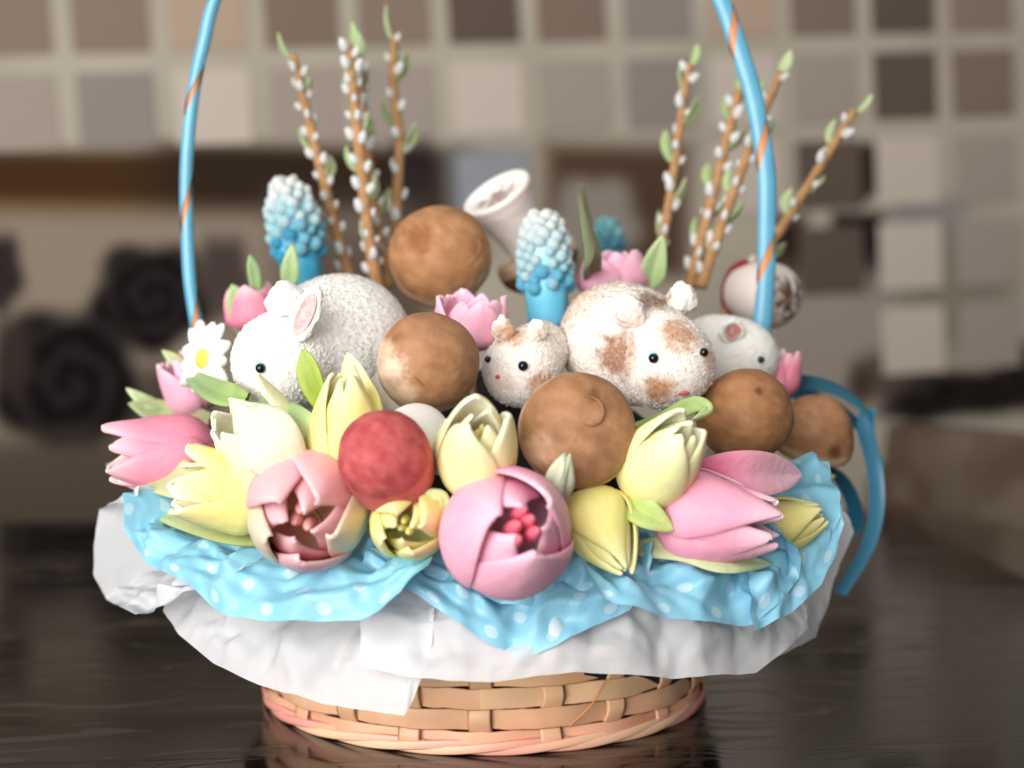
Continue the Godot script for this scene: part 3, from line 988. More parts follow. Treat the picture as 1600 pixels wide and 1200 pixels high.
	leaf(t14, [[1205, 765, -0.012], [1250, 748, -0.008], [1306, 744, -0.008]], 32, S(190, 200, 90), S(214, 222, 130), Vector3(0, 0.3, 1), 0.4)
	# behind
	tulip("pink tulip between the two brown mushrooms behind the small rabbit", Vector2(735, 545), Vector2(738, 462), -0.012, 0.004, 56, pink, {"op": 0.95, "rot": 0.3, "iop": 0.8, "blunt": 2.2, "ni": 4, "w": 0.9, "no": 4})
	tulip("pink tulip behind the spotted rabbit's back", Vector2(960, 465), Vector2(955, 392), -0.055, 0.0, 56, pink, {"op": 0.7, "rot": 0.1})
	tulip("deep pink tulip just visible behind the white rabbit at the right", Vector2(1215, 620), Vector2(1228, 548), -0.045, 0.0, 28, hot, {"op": 0.7, "rot": 0.1})
	lone_leaf("pale green leaf standing behind the spotted rabbit's ears", [[1015, 450, -0.03], [1022, 415, -0.03], [1036, 368, -0.03]], 40, S(170, 200, 140), S(190, 214, 160), Vector3(0, 0.1, 1), 0.5)
	lone_leaf("blurred green leaf standing farthest back, right of the middle hyacinth", [[925, 450, -0.09], [922, 390, -0.09], [908, 290, -0.09]], 40, S(140, 150, 110), S(176, 200, 150), Vector3(0, 0.1, 1), 0.5)


# ------------------------------------------------------------------ mushrooms

func mushroom(label: String, c2: Vector2, push: float, Rpx: float, ax: Vector3, hr: float, stem2: Vector2, stem_dz: float, stem_r: float, cols: Dictionary, o := {}):
	var c: Vector3 = dome(c2.x, c2.y, push) if not o.has("z") else at(c2.x, c2.y, o.z)
	var R := size_at(Rpx, c)
	var H := R * hr
	var B := frame(ax, Vector3.RIGHT if absf(ax.x) < 0.6 else Vector3.UP)
	var root := thing("mushroom", label, "mushroom", c, "marshmallow mushrooms in the basket")
	var sd := rng.randf() * 40.0
	var dents: Array = o.get("dents", [])
	var pts := []
	for d in dents:
		pts.append([at(d[0], d[1], c.z + R * 0.6), d])
	var b := Bag.new()
	var rimdrop: float = o.get("under", 0.34)
	grid(b, 72, 110, func(u, v):
		var a: float = v * TAU
		var p2: Vector2
		var pale := 0.0
		if u < 0.68:
			var w: float = u / 0.68 * PI * 0.5
			p2 = Vector2(pow(sin(w), 0.96), cos(w))
			pale = ss(o.get("rim", 0.86), 1.0, u / 0.68)
		else:
			var w2: float = (u - 0.68) / 0.32
			var k := minf(w2 / 0.45, 1.0)
			p2 = Vector2(1.0 - 0.08 * (1.0 - cos(k * PI * 0.5)) - 0.60 * ss(0.35, 1.0, w2) * 1.0, -sin(k * PI * 0.5) * rimdrop + 0.10 * ss(0.5, 1.0, w2))
			pale = 1.0
		var lump := 1.0 + 0.045 * noise.get_noise_3d(sin(a) * p2.x * 0.7 + sd, p2.y * 0.7, cos(a) * p2.x * 0.7) + 0.010 * noise.get_noise_3d(sin(a) * p2.x * 2.2 + sd, p2.y * 2.2, cos(a) * p2.x * 2.2)
		var p := c + B * Vector3(sin(a) * p2.x * R, p2.y * H, cos(a) * p2.x * R) * lump
		var q := (p - c) / R
		var streak := noise.get_noise_3d(q.x * 2.0 + sd, q.y * 3.4 + q.x * 1.2, q.z * 2.0)
		var blotch := noise.get_noise_3d(q.x * 1.3 - sd, q.y * 1.3, q.z * 1.3)
		var edge := clampf(pale + 0.35 * noise.get_noise_3d(q.x * 3.0, q.y * 3.0 + sd, q.z * 3.0) * ss(0.05, 0.6, pale), 0.0, 1.0)
		var col: Color = cols.a.lerp(cols.b, clampf(0.5 + streak * 0.45 + blotch * 0.25, 0.0, 1.0)).lerp(cols.rim, edge)
		for e in pts:
			var d: Array = e[1]
			var dd: float = (Vector3(e[0].x, e[0].y, 0) - Vector3(p.x, p.y, 0)).length() / size_at(d[2], c)
			if (p - c).z > -R * 0.2:
				var k2 := 1.0 - ss(0.25, 1.0, dd + 0.25 * noise.get_noise_2d(q.x * 6.0, q.y * 6.0))
				p -= B.y * k2 * d[3] * R
				if d.size() > 4:
					col = col.lerp(d[4], k2 * 0.85)
		return [p, col])
	var cap := build(b, "cap", M[o.get("mat", "cocoa")], root)
	if o.has("crack"):   # a fold in the skin of the cap
		var cb := Bag.new()
		var cp := []
		for q in o.crack:
			var dirq := (at(q[0], q[1], c.z) - c)
			var rr := minf(dirq.length() / R, 0.98)
			var z2 := sqrt(1.0 - rr * rr) * (R * 0.97)
			cp.append(c + dirq + Vector3(0, 0, 1) * z2 * lerpf(1.0, hr, 0.5))
		tube(cb, cp, func(t): return 0.0007 * sin(PI * clampf(t, 0.05, 0.95)), 24, 8, func(_t, _a): return cols.a * 0.95)
		build(cb, "crease", M.cocoa, cap)
	var tip := at(stem2.x, stem2.y, c.z + stem_dz)
	var base := c - B.y * R * 0.05
	var SR := size_at(stem_r, c)
	var sb := Bag.new()
	var flare: float = o.get("flare", 0.1)
	var SB := frame(tip - base, Vector3.RIGHT)
	var SL := base.distance_to(tip)
	grid(sb, 34, 56, func(u, v):
		var a: float = v * TAU
		var r := 0.0
		var y := 0.0
		if u < 0.72:
			y = u / 0.72
			r = 0.86 + flare * (y * y * 1.6 - 0.6) + 0.02 * noise.get_noise_2d(a, y * 8.0)
			if o.get("round", false):
				r = 0.86 + 0.25 * sin(y * PI * 0.6)
		else:
			var k := (u - 0.72) / 0.28 as float
			var w := k * PI * 0.5
			r = (0.86 + flare if not o.get("round", false) else 1.098) * cos(w)
			y = 1.0 + sin(w) * (0.05 if not o.get("round", false) else 0.5 * SR / SL * 2.0)
			if o.get("hollow", false):
				y = 1.0 + 0.04 * sin(minf(k * 8.0, PI)) - 0.07 * ss(0.08, 0.25, k)
				r = (0.86 + flare) * (1.0 - k)
		var p := base + SB * Vector3(sin(a) * r * SR, y * SL, cos(a) * r * SR)
		var col: Color = cols.stem
		if o.has("cut") and u > 0.74:
			var k3 := ss(-0.4, 0.4, 1.3 * noise.get_noise_3d(p.x * 170.0, p.y * 170.0, p.z * 170.0) + 0.25 - 1.2 * pow(r, 3.0))
			col = col.lerp(o.cut, k3)
		return [p, col])
	build(sb, "stem", M.meringue, root)
	if o.has("swirl"):
		var s2: Vector2 = o.swirl
		var sp := at(s2.x, s2.y, c.z + 0.001)
		var off := Vector2(sp.x - c.x, sp.y - c.y)
		var zz := func(x: float, y: float): return c.z + sqrt(maxf(0.0, R * R - (x - c.x) * (x - c.x) - (y - c.y) * (y - c.y))) * hr
		var wb := Bag.new()
		var sr := size_at(24, c)
		var arc := []
		for k in 15:
			var w := 1.9 - k * 0.30
			var rr := sr * (1.0 - 0.018 * k)
			var x: float = c.x + off.x + cos(w) * rr
			var y: float = c.y + off.y + sin(w) * rr
			arc.append(Vector3(x, y, zz.call(x, y) - 0.0001))
		tube(wb, arc, func(t): return 0.0008 * sin(PI * clampf(t, 0.03, 0.97)), 40, 8, func(_t, _a): return cols.a * 1.05)
		build(wb, "swirl_lip", M.cocoa, cap)

func mushrooms():
	var br := {"a": S(152, 106, 70), "b": S(190, 142, 100), "rim": S(226, 192, 162), "stem": S(236, 226, 218)}
	var br2 := {"a": S(146, 104, 72), "b": S(184, 138, 102), "rim": S(224, 196, 170), "stem": S(232, 224, 214)}
	var br3 := {"a": S(140, 98, 64), "b": S(178, 128, 88), "rim": S(190, 140, 98), "stem": S(214, 206, 196)}
	mushroom("brown mushroom highest in the bouquet, behind the white rabbit, with a dent", Vector2(688, 402), -0.010, 81, Vector3(-0.12, 0.42, 0.9), 0.92, Vector2(720, 500), -0.03, 40, br, {"dents": [[655, 372, 34, 0.07, S(140, 88, 48)]], "rim": 0.80, "crack": [[738, 360], [752, 385], [740, 410], [726, 424]]})
	mushroom("brown mushroom with a torn pale edge, right of the large white rabbit", Vector2(668, 566), 0.012, 80, Vector3(0.30, 0.30, 0.9), 0.98, Vector2(600, 640), -0.012, 44, br2, {"dents": [[612, 575, 36, 0.03, S(236, 214, 192)], [602, 545, 22, 0.03, S(228, 198, 170)], [635, 612, 26, 0.02, S(230, 202, 174)]], "rim": 0.78, "crack": [[630, 560], [660, 590], [690, 620]], "round": true})
	mushroom("largest brown mushroom at the centre with a curled scar on its cap", Vector2(902, 672), 0.026, 92, Vector3(0.10, 0.16, 1.0), 0.72, Vector2(880, 690), -0.05, 40, br2, {"rim": 0.80, "swirl": Vector2(918, 640), "dents": [[836, 706, 40, 0.0, S(216, 180, 150)], [930, 618, 15, 0.012, S(120, 74, 42)], [918, 640, 24, 0.012]]})
	mushroom("plain brown mushroom at the right, in front of the white rabbit behind", Vector2(1164, 650), 0.006, 74, Vector3(0.16, 0.30, 0.94), 1.10, Vector2(1130, 720), -0.05, 36, br3, {"rim": 0.94, "dents": [[1182, 610, 9, 0.004, S(96, 58, 32)]]})
	mushroom("brown mushroom at the far right edge beside the blue bow", Vector2(1270, 694), -0.020, 62, Vector3(0.14, 0.90, 0.28), 1.30, Vector2(1240, 800), -0.02, 26, {"a": S(148, 104, 70), "b": S(184, 136, 98), "rim": S(206, 176, 140), "stem": S(226, 216, 200)}, {"rim": 0.93, "under": 0.16, "dents": [[1300, 704, 16, 0.01, S(104, 64, 40)]]})
	mushroom("red velvety mushroom in the centre left front, its white stem behind", Vector2(602, 716), 0.040, 73, Vector3(-0.14, 0.62, 0.8), 1.12, Vector2(652, 684), -0.024, 52, {"a": S(166, 58, 66), "b": S(206, 112, 110), "rim": S(198, 106, 106), "stem": S(244, 238, 232)}, {"mat": "velvet", "rim": 0.95, "under": 0.75, "round": true})
	mushroom("upturned mushroom with its white stem end up, behind the middle blue hyacinth", Vector2(840, 408), -0.05, 66, Vector3(0.38, -0.86, -0.1), 0.7, Vector2(775, 300), 0.016, 50, {"a": S(110, 72, 46), "b": S(150, 102, 66), "rim": S(232, 204, 176), "stem": S(240, 232, 228)}, {"rim": 0.9, "z": -0.045, "hollow": true, "flare": 0.30, "cut": S(150, 128, 124)})
	mushroom("red mushroom lying behind the right handle, its white stem end browned", Vector2(1158, 455), -0.06, 50, Vector3(-0.95, 0.16, 0.18), 0.55, Vector2(1204, 462), 0.016, 46, {"a": S(150, 24, 40), "b": S(178, 40, 54), "rim": S(230, 214, 208), "stem": S(222, 212, 204)}, {"mat": "velvet", "z": -0.05, "rim": 0.93, "round": true, "cut": S(92, 62, 44)})


# ------------------------------------------------------------------ rabbits

func flake_mesh() -> ArrayMesh:
	var b := Bag.new()
	grid(b, 3, 1, func(u, v):
		var x: float = (u - 0.5) * 2.0
		return [Vector3(x * 0.0007, 0.0002 - 0.0003 * x * x, (v - 0.5) * 0.00055), Color.WHITE], false)
	var o := build(b, "flake_pattern", M.coconut)
	var arr := o.mesh.surface_get_arrays(0)
	var nn: PackedVector3Array = arr[Mesh.ARRAY_NORMAL]
	if nn[2].y < 0.0:     # its faces must look away from the rabbit
		var ix: PackedInt32Array = arr[Mesh.ARRAY_INDEX]
		for k in range(0, ix.size(), 3):
			var t := ix[k + 1]
			ix[k + 1] = ix[k + 2]
			ix[k + 2] = t
		arr[Mesh.ARRAY_INDEX] = ix
	for i in nn.size():
		nn[i] = Vector3(nn[i].x * 0.5, 1.0, nn[i].z * 0.5).normalized()
	arr[Mesh.ARRAY_NORMAL] = nn
	var m := ArrayMesh.new()
	m.add_surface_from_arrays(Mesh.PRIMITIVE_TRIANGLES, arr)
	o.get_parent().remove_child(o)
	o.free()
	return m

func rabbit(label: String, balls: Array, patches: Array, ears: Array, eyes: Array, extra: Array, flakes: int, white: Color):
	# balls: [px, py, z, radius px, flatten]; patches: [px, py, z offset, radius px, colour, strength]
	var sph := []
	var mid := Vector3.ZERO
	for q in balls:
		var c := at(q[0], q[1], q[2])
		sph.append([c, size_at(q[3], c)])
		mid += c
	mid /= balls.size()
	var field := func(p: Vector3):
		var s := 0.0
		for q in sph:
			s += exp(-(p.distance_to(q[0]) - q[1]) / 0.004)
		return -0.004 * log(maxf(s, 1e-30))
	var surf := func(d: Vector3):
		var r := 0.0
		for k in 24:     # march outwards from the middle until outside
			var f: float = field.call(mid + d * r)
			if f > -0.00005 and r > 0.0:
				break
			r += maxf(-f, 0.0001)
		return r
	var seen := func(px: float, py: float):
		var d := ray(px, py).normalized()
		var t: float = (mid - eye).dot(d) - 0.09
		var least := 1e9
		var best := t
		for k in 80:
			var f: float = field.call(eye + d * t)
			if absf(f) < least:
				least = absf(f)
				best = t
			if f < 0.0002:
				break
			t += maxf(f, 0.0002)
		return eye + d * best
	var spots := []
	for q in patches:
		var c: Vector3 = seen.call(q[0], q[1])
		spots.append([c, size_at(q[2], c), q[3], q[4]])
	var paint := func(p: Vector3):
		var col := white
		var n := noise.get_noise_3d(p.x * 190.0, p.y * 190.0, p.z * 190.0)
		var f := 0.5 + 0.5 * noise.get_noise_3d(p.x * 700.0, p.y * 700.0, p.z * 700.0)
		for s in spots:
			var k: float = (1.0 - ss(0.35, 1.15, p.distance_to(s[0]) / s[1] + n * 0.45)) * s[3] * (0.55 + 0.45 * f)
			col = col.lerp(s[2], clampf(k, 0.0, 1.0))
		return col
	var rough := func(p: Vector3): return 0.0004 * noise.get_noise_3d(p.x * 420.0, p.y * 420.0, p.z * 420.0) + 0.0005 * (0.5 + cell.get_noise_3d(p.x * 380.0, p.y * 380.0, p.z * 380.0))
	var root := thing("rabbit", label, "rabbit", mid - Vector3(0, sph[0][1], 0), "coconut covered marshmallow rabbits")
	var b := Bag.new()
	var nu := 110 if flakes > 4700 else 80
	grid(b, nu, nu * 2, func(u, v):
		var a: float = u * PI
		var w: float = v * TAU
		var d := Vector3(sin(a) * cos(w), cos(a), sin(a) * sin(w))
		var p: Vector3 = mid + d * surf.call(d)
		return [p + d * rough.call(p), paint.call(p)])
	build(b, "body", M.coconut, root)
	# ears: [base px, py, tip px, py, dz, width px, inner colour, inner strength, facing]
	for e in ears:
		var p0: Vector3 = seen.call(e[0], e[1])
		var p1 := at(e[2], e[3], p0.z + e[4])
		var W := size_at(e[5] * 0.5, p0)
		var ax := p1 - p0
		var F: Vector3 = e[8]
		var EB := frame(ax, Vector3.UP)
		var z := (F - EB.y * F.dot(EB.y)).normalized()
		EB = Basis(EB.y.cross(z), EB.y, z)
		var L := ax.length()
		var c := (p0 + p1) * 0.5
		var eb := Bag.new()
		grid(eb, 40, 64, func(u, v):
			var a: float = u * PI
			var w: float = v * TAU
			var d := Vector3(sin(a) * cos(w), cos(a), sin(a) * sin(w))
			var dish: float = maxf(0.0, d.z) * (1.0 - ss(0.5, 0.95, Vector2(d.x, d.y).length())) * (1.0 if e[7] >= 0.85 else 0.0)
			var p := c + EB * Vector3(d.x * W, d.y * L * 0.58, d.z * W * (0.55 if e[7] >= 0.85 else 0.8) - dish * W * 0.5) * Vector3(1.0 - 0.25 * d.y, 1, 1.0 - 0.2 * d.y)
			var col: Color = paint.call(p)
			if e[7] < 0.85:
				col = col.lerp(e[6], e[7] * ss(0.25, 0.75, d.z) * (1.0 - ss(0.3, 0.8, absf(d.y + 0.2))) * (0.7 + 0.6 * noise.get_noise_3d(p.x * 400.0, p.y * 400.0, p.z * 400.0)))
			return [p + EB * d * (1.2 * rough.call(p) + 0.0012 * noise.get_noise_3d(p.x * 150.0, p.y * 150.0, p.z * 150.0)), col])
		var ear := build(eb, "ear", M.coconut, root)
		if e[7] >= 0.85:
			var ib := Bag.new()
			grid(ib, 22, 40, func(u, v):
				var w: float = v * TAU
				var d := Vector3(cos(w) * u, sin(w) * u, 0)
				var deep := 0.55 * sqrt(maxf(0.0, 1.0 - u * u * 0.5)) - 0.45 * (1.0 - ss(0.4, 0.9, u * 0.75))
				var p := c + EB * Vector3(d.x * W * 0.58, d.y * L * 0.42 - L * 0.03, W * deep * (1.0 - 0.5 * u * u) + 0.0009)
				var g := 0.8 + 0.4 * noise.get_noise_3d(p.x * 500.0, p.y * 500.0, p.z * 500.0)
				return [p + z * rough.call(p) * 0.8, white.lerp(e[6], e[7] * g)], false)
			build(ib, "inner_ear", M.coconut, ear)
	for e in eyes:     # [px, py, radius px, ring?]
		var p: Vector3 = seen.call(e[0], e[1])
		var g := Vector3(field.call(p + Vector3(0.001, 0, 0)) - field.call(p - Vector3(0.001, 0, 0)), field.call(p + Vector3(0, 0.001, 0)) - field.call(p - Vector3(0, 0.001, 0)), field.call(p + Vector3(0, 0, 0.001)) - field.call(p - Vector3(0, 0, 0.001))).normalized()
		var r := size_at(e[2], p)
		var bb := Bag.new()
		ball(bb, p + g * r * 0.35, Vector3(r, r, r), Basis.IDENTITY, 14, S(18, 20, 24))
		var ob := build(bb, "eye", M.glossy, root)
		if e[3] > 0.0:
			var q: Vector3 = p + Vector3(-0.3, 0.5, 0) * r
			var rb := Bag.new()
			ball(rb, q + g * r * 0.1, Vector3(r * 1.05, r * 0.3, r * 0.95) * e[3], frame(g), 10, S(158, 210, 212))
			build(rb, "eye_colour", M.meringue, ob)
	# flakes of shredded coconut all over it
	var mm := MultiMesh.new()
	mm.transform_format = MultiMesh.TRANSFORM_3D
	mm.use_colors = true
	mm.mesh = M.flake
	mm.instance_count = flakes
	for k in flakes:
		var d := Vector3(rng.randfn(), rng.randfn(), rng.randfn()).normalized()
		var p: Vector3 = mid + d * surf.call(d)
		var B := frame(d) * Basis(Vector3.UP, rng.randf() * TAU) * Basis(Vector3.FORWARD, rng.randfn() * 0.2) * Basis(Vector3.RIGHT, rng.randfn() * 0.2)
		mm.set_instance_transform(k, Transform3D(B.scaled(Vector3.ONE * rng.randf_range(0.6, 1.25)), p + d * (rough.call(p) + rng.randf_range(-0.0002, 0.0002)) - root.position))
		var col: Color = paint.call(p)
		var k2 := rng.randf_range(0.97, 1.04)
		mm.set_instance_color(k, Color(col.r * k2, col.g * k2, col.b * k2))
	var mi := MultiMeshInstance3D.new()
	mi.multimesh = mm
	mi.material_override = M.flake_skin
	mi.set_meta("kind", "stuff")
	place(mi, "coconut_flakes", root)
	for q in extra:      # [px, py, radius px, colour, name]
		var p: Vector3 = seen.call(q[0], q[1])
		var r := size_at(q[2], p)
		var nb := Bag.new()
		ball(nb, p, Vector3(r, r * q[5], r * 0.5), cam_basis, 10, q[3])
		build(nb, q[4], M.meringue, root)

func rabbits():
	M.flake = flake_mesh()
	var white := S(238, 236, 232)
	var warm := S(248, 238, 230)
	var pk := S(226, 160, 164)
	var zb := 0.055
	rabbit("large white coconut rabbit at upper left with one pink lined ear, facing left", [[538, 534, 0.040, 104], [500, 545, 0.048, 92], [438, 565, 0.072, 76]], [[372, 606, 12, S(236, 186, 184), 0.8], [407, 560, 16, S(190, 224, 226), 0.5]],
		[[448, 492, 444, 442, -0.002, 62, pk, 0.0, Vector3(0, 0.3, -1)], [462, 528, 498, 450, 0.004, 46, pk, 0.95, Vector3(-0.25, 0.1, 1)]],
		[[408, 575, 8, 1.0]], [], 10500, white)
	rabbit("large brown spotted coconut rabbit in the middle right, facing the viewer", [[962, 530, 0.052, 88], [1000, 545, 0.062, 84], [1044, 568, 0.082, 72]],
		[[962, 556, 48, S(156, 98, 58), 1.1], [1030, 612, 32, S(184, 122, 74), 1.1], [1062, 520, 42, S(178, 124, 82), 1.0], [1020, 470, 36, S(140, 98, 62), 1.0], [900, 470, 60, S(216, 190, 166), 0.8], [980, 480, 20, S(236, 176, 172), 0.7], [1080, 470, 26, S(216, 180, 150), 0.6], [1110, 560, 22, S(206, 160, 120), 0.6]],
		[[988, 508, 976, 464, 0.002, 50, S(236, 160, 164), 0.6, Vector3(-0.5, 0.3, 1)], [1066, 486, 1062, 444, 0.002, 52, pk, 0.0, Vector3(0.2, 0.3, 1)]],
		[[1022, 560, 8, 1.0], [1098, 551, 7, 0.7]], [[1068, 614, 9, S(214, 96, 92), "nose", 0.45]], 10500, warm)
	rabbit("small spotted coconut rabbit in the centre, peeping over the largest brown mushroom", [[845, 545, 0.062, 42], [812, 578, 0.074, 58]],
		[[800, 525, 28, S(196, 136, 88), 1.0], [845, 600, 28, S(196, 140, 96), 1.0], [790, 600, 18, S(232, 186, 170), 0.5]],
		[[788, 530, 782, 495, 0.0, 34, S(206, 150, 110), 0.6, Vector3(-0.1, 0.2, 1)], [836, 530, 842, 500, 0.0, 32, S(232, 176, 160), 0.6, Vector3(0.2, 0.2, 1)]],
		[[764, 562, 5.5, 0.9], [817, 572, 8, 0.6]], [[778, 589, 4.5, S(214, 84, 84), "nose", 0.8]], 4600, warm)
	rabbit("white coconut rabbit at the right, half hidden behind a brown mushroom, facing right", [[1115, 560, 0.004, 66], [1160, 560, 0.010, 55]], [],
		[[1140, 532, 1149, 500, 0.004, 40, S(222, 110, 100), 0.9, Vector3(0.2, 0.3, 1)]],
		[[1188, 562, 5.5, 0.7]], [], 4000, S(250, 247, 240))


# ------------------------------------------------------------------ hyacinths, willow, daisy, bow

func muscari(label: String, base2: Vector2, tip2: Vector2, z: float, Rpx: float, low: float, n: int, c_low: Color, c_mid: Color, c_top: Color):
	var base := at(base2.x, base2.y, z)
	var tip := at(tip2.x, tip2.y, z - 0.004)
	var ax := tip - base
	var L := ax.length()
	var R := size_at(Rpx, base)
	var B := frame(ax, Vector3.BACK)
	var root := thing("grape_hyacinth", label, "hyacinth", base, "blue marshmallow hyacinths")
	var b := Bag.new()
	grid(b, 24, 40, func(u, v):
		var a: float = v * TAU
		var r: float = R * (0.92 if u < 0.6 else 0.92 * sqrt(maxf(0.0, 1.0 - pow((u - 0.6) / 0.4, 2.0)))) * (0.9 + 0.1 * ss(0.0, 0.4, u))
		if u < 0.02: r = 0.0
		return [base + B * Vector3(sin(a) * r, u * L * 0.96, cos(a) * r) + B.x * 0.0006 * noise.get_noise_2d(a * 2.0, u * 6.0), c_low.lerp(c_mid, ss(0.3, 0.9, u))])
	build(b, "flower_body", M.petal, root)
	var kinds := []
	var fm: Mesh
	for k in 6:
		var m: StandardMaterial3D = M.petal.duplicate()
		m.vertex_color_use_as_albedo = false
		m.albedo_color = (c_low.lerp(c_mid, k / 2.0) if k < 3 else c_mid.lerp(c_top, (k - 2) / 3.0)).linear_to_srgb()
		kinds.append(m)
	var fb := Bag.new()
	ball(fb, Vector3.ZERO, Vector3(1, 1.18, 1), Basis.IDENTITY, 10, Color.WHITE)
	var proto := build(fb, "floret", kinds[0])
	remove_child(proto)
	used.erase("%d/floret" % get_instance_id())
	var fr := size_at(10.0, base)
	var count := 0
	for k in n:
		var t := low + (1.0 - low) * (k + 0.5) / n
		t = low + (1.02 - low) * pow((k + 0.5) / n, 0.93)
		var a := k * 2.39996 + rng.randfn() * 0.09
		var rr := R * (0.98 if t < 0.6 else 0.98 * sqrt(maxf(0.0, 1.0 - pow((t - 0.6) / 0.43, 2.0))))
		var o: MeshInstance3D = proto.duplicate()
		o.material_override = kinds[clampi(int((t - low) / (1.0 - low) * 6.2 + rng.randfn() * 0.5), 0, 5)]
		place(o, "floret", root)
		var dirv := (B * Vector3(sin(a), 0.35 + 1.2 * ss(0.7, 1.0, t), cos(a))).normalized()
		o.transform = Transform3D(frame(dirv).scaled(Vector3.ONE * fr * rng.randf_range(0.78, 1.18)), B * Vector3(sin(a) * rr, t * L * 0.97, cos(a) * rr))
		count += 1
	proto.free()

func muscaris():
	muscari("blue hyacinth at the left with white tipped florets, in front of the willow", Vector2(480, 470), Vector2(446, 280), -0.02, 36, 0.36, 72, S(70, 170, 210), S(168, 224, 236), S(250, 252, 252))
	muscari("pale blue hyacinth in the middle, between the highest mushroom and the spotted rabbit", Vector2(858, 520), Vector2(846, 334), 0.015, 37, 0.36, 84, S(110, 198, 230), S(200, 234, 242), S(246, 252, 252))
	muscari("small blurred blue hyacinth at the back, behind the pink tulip", Vector2(945, 430), Vector2(950, 345), -0.10, 20, 0.2, 30, S(70, 140, 160), S(90, 160, 180), S(130, 190, 200))

func willow(label: String, pts: Array, z0: float, z1: float, rpx: float, n: int, sd: int, leaves := 4):
	var r := RandomNumberGenerator.new()
	r.seed = sd
	var q := []
	for k in pts.size():
		q.append(at(pts[k][0], pts[k][1], lerpf(z0, z1, float(k) / (pts.size() - 1))))
	var root := thing("willow_branch", label, "branch", q[0], "pussy willow branches")
	var R := size_at(rpx + 1.0, q[0])
	var b := Bag.new()
	tube(b, q, func(t): return R * (1.05 - 0.35 * t) * (1.0 + 0.14 * noise.get_noise_2d(t * 22.0, sd)), 60, 12, func(t, a):
		var k := 0.5 + 0.5 * noise.get_noise_2d(t * 16.0 + sd, sin(a) * 2.0)
		return S(140, 98, 62).lerp(S(206, 160, 110), k))
	build(b, "twig", M.twig, root)
	# one catkin, then copies of it
	var cb := Bag.new()
	grid(cb, 12, 14, func(u, v):
		var a: float = u * PI
		var w: float = v * TAU
		var rr := sin(a) * (0.78 + 0.2 * cos(a))
		return [Vector3(cos(w) * rr, -cos(a) * 1.15 + 0.9, sin(w) * rr), S(252, 250, 246)])
	var proto := build(cb, "catkin", M.petal)
	remove_child(proto)
	used.erase("%d/catkin" % get_instance_id())
	var cr := size_at(8.8, q[0])
	for k in n:
		var t := 0.05 + 0.93 * (k + 0.1 + r.randf() * 0.8) / n
		var p := path_point(q, t)
		var d := (path_point(q, t + 0.02) - path_point(q, t - 0.02)).normalized()
		var a := k * 2.2 + r.randf() * 0.5
		var F := frame(d, Vector3.BACK)
		var out_ := F.x * cos(a) + F.z * sin(a)
		var o: MeshInstance3D = proto.duplicate()
		place(o, "catkin", root)
		o.transform = Transform3D(frame(d * 0.85 + out_ * 0.6).scaled(Vector3(1, r.randf_range(0.9, 1.25), 1) * cr * r.randf_range(0.62, 1.12)), p + out_ * R * 0.75 - root.position)
	proto.free()
	for k in leaves + 1:
		var t := 0.12 + 0.78 * (k + 0.2 + r.randf() * 0.5) / leaves if k < leaves else 0.985
		var p := path_point(q, t)
		var d := (path_point(q, t + 0.02) - path_point(q, t - 0.02)).normalized()
		var F := frame(d, Vector3.BACK)
		var a := k * 2.7 + 0.4 + r.randf()
		var out_ := F.x * cos(a) + F.z * absf(sin(a))
		var L := size_at(r.randf_range(34, 50), q[0]) * (1.0 if k < leaves else 0.8)
		var g := S(166, 188, 132).lerp(S(200, 214, 170), r.randf())
		var up_ := d if k < leaves else d * 1.4
		leaf3(root, [p + out_ * R * 0.7, p + out_ * (R + L * 0.18) + up_ * L * 0.5, p + out_ * (R + L * 0.30) + up_ * L], size_at(11, q[0]), g * 0.9, g, (out_ + Vector3(0, 0, 0.7)).normalized(), 0.5, "leaf", 0.0012)

func willows():
	willow("willow branch farthest left of the left bunch, leaning left", [[548, 440], [522, 350], [500, 260], [478, 170], [458, 84]], -0.045, -0.05, 8, 27, 1)
	willow("thick willow branch in the middle of the left bunch", [[590, 450], [574, 350], [562, 240], [552, 140], [545, 72]], -0.035, -0.04, 9, 32, 2, 6)
	willow("willow branch crossing the thick one in the left bunch", [[606, 450], [590, 350], [576, 250], [566, 160], [560, 86]], -0.05, -0.06, 8, 26, 3, 6)
	willow("straight willow branch at the right of the left bunch", [[624, 420], [620, 320], [624, 220], [614, 130], [617, 56]], -0.07, -0.075, 8, 17, 4, 4)
	willow("upright willow branch nearest the middle of the right bunch", [[1020, 440], [1040, 350], [1054, 260], [1066, 170], [1078, 100]], -0.05, -0.06, 7, 15, 5, 5)
	willow("leaning willow branch just left of the right handle", [[1078, 450], [1098, 370], [1118, 290], [1138, 210], [1156, 140]], -0.05, -0.06, 9, 19, 6, 5)
	willow("willow branch that passes behind the blue handle", [[1095, 450], [1120, 375], [1150, 290], [1184, 200], [1220, 112]], -0.04, -0.055, 8, 17, 7, 5)
	willow("willow branch leaning farthest right, beyond the handle", [[1128, 500], [1175, 425], [1225, 350], [1280, 262], [1336, 172]], -0.05, -0.06, 8, 15, 8, 5)

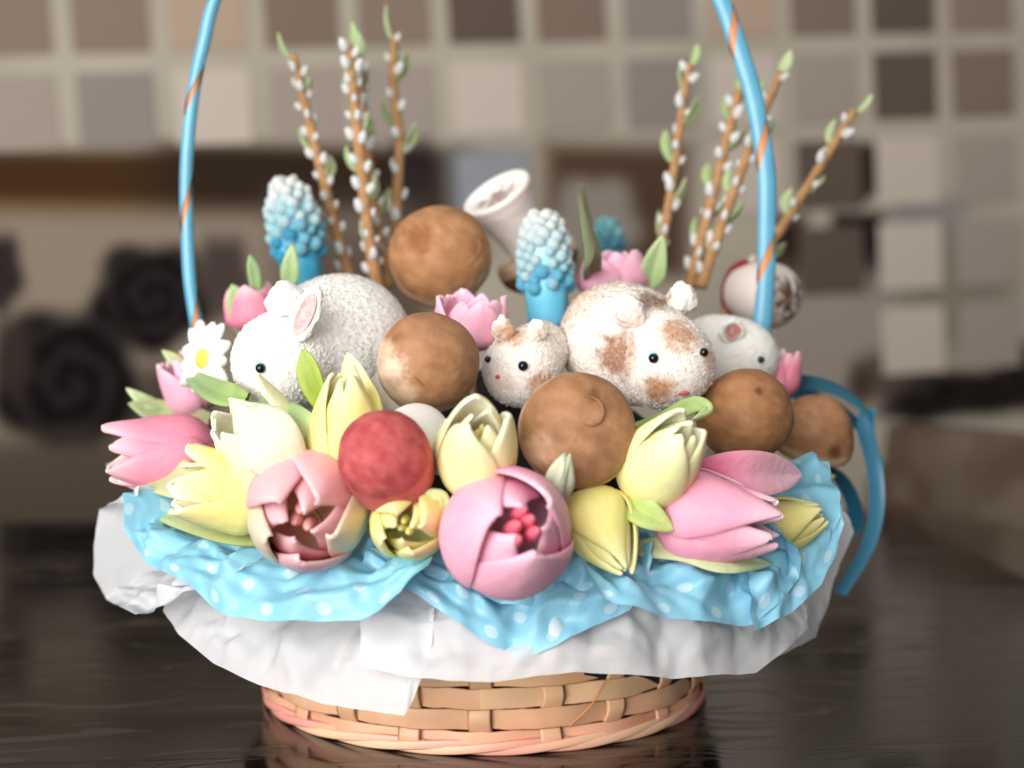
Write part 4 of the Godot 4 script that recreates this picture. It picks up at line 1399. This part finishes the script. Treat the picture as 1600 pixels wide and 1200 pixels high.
func daisy():
	var c := at(326, 562, 0.045)
	var ax := Vector3(-0.70, 0.14, 0.70).normalized()
	var B := frame(ax, Vector3.UP)
	var root := thing("daisy", "white daisy with a yellow centre, at the left beside the white rabbit", "daisy", c)
	var R := size_at(54, c)
	for k in 13:
		var a := k * TAU / 13.0 + 0.1
		var d := B * Vector3(sin(a), 0, cos(a))
		var up_ := 0.25 + 0.18 * (k % 2)
		leaf3(root, [c + d * R * 0.2, c + d * R * 0.6 + ax * R * up_ * 0.5, c + d * R * (1.1 + 0.1 * (k % 3)) + ax * R * up_ * 0.4], R * 0.24, S(250, 248, 242), S(252, 252, 250), ax, 0.3, "petal", 0.0042, 0.78)
	var b := Bag.new()
	grid(b, 24, 36, func(u, v):
		var a: float = u * PI
		var w: float = v * TAU
		var d := Vector3(sin(a) * cos(w), cos(a), sin(a) * sin(w))
		var p := c + B * (d * Vector3(0.36, 0.34, 0.36) * R + Vector3(0, R * 0.1, 0))
		return [p + (B * d) * 0.0011 * cell.get_noise_3d(p.x * 420.0, p.y * 420.0, p.z * 420.0), S(238, 186, 64).lerp(S(250, 216, 110), 0.5 + 0.5 * N(p, 300.0))])
	build(b, "centre", M.petal, root)

func strip(b: Bag, pts: Array, w: float, across: Callable, n: int, col: Color):
	grid(b, n, 6, func(u, v):
		var p := path_point(pts, u)
		var d: Vector3 = across.call(u)
		var x: float = (v - 0.5) * 2.0
		return [p + d * x * w * 0.5 + Vector3(0, 0, 1) * 0.0008 * x * x, col], false)

func bow():
	var z := -0.012
	var root := thing("ribbon_bow", "blue satin ribbon bow hanging down at the right of the basket", "ribbon", at(1236, 640, z))
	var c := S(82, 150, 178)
	var P := func(a: Array):
		var o := []
		for q in a:
			o.append(at(q[0], q[1], q[2]))
		return o
	var lb := Bag.new()
	strip(lb, P.call([[1222, 606, -0.02], [1250, 597, -0.012], [1300, 606, 0.0], [1340, 630, 0.004], [1362, 656, 0.0]]), 0.0105, func(u): return Vector3(-0.25, 0.72 - 0.2 * u, 0.62).normalized(), 40, c)
	build(lb, "loop", M.satin, root)
	var tb := Bag.new()
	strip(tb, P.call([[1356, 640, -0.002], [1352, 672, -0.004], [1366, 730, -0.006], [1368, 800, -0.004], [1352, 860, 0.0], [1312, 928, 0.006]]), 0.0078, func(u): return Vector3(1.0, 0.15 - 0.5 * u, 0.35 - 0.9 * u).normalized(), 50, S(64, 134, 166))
	build(tb, "tail", M.satin, root)
	var l2 := Bag.new()
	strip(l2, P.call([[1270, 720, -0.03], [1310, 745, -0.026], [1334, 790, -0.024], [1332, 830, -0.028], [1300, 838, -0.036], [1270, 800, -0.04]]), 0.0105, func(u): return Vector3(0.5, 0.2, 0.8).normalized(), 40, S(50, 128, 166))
	build(l2, "lower_loop", M.satin, root)
	var l3 := Bag.new()
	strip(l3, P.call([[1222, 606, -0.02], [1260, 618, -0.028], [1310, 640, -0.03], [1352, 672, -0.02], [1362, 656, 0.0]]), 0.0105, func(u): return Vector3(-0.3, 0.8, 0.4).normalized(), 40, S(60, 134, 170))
	build(l3, "back_loop", M.satin, root)
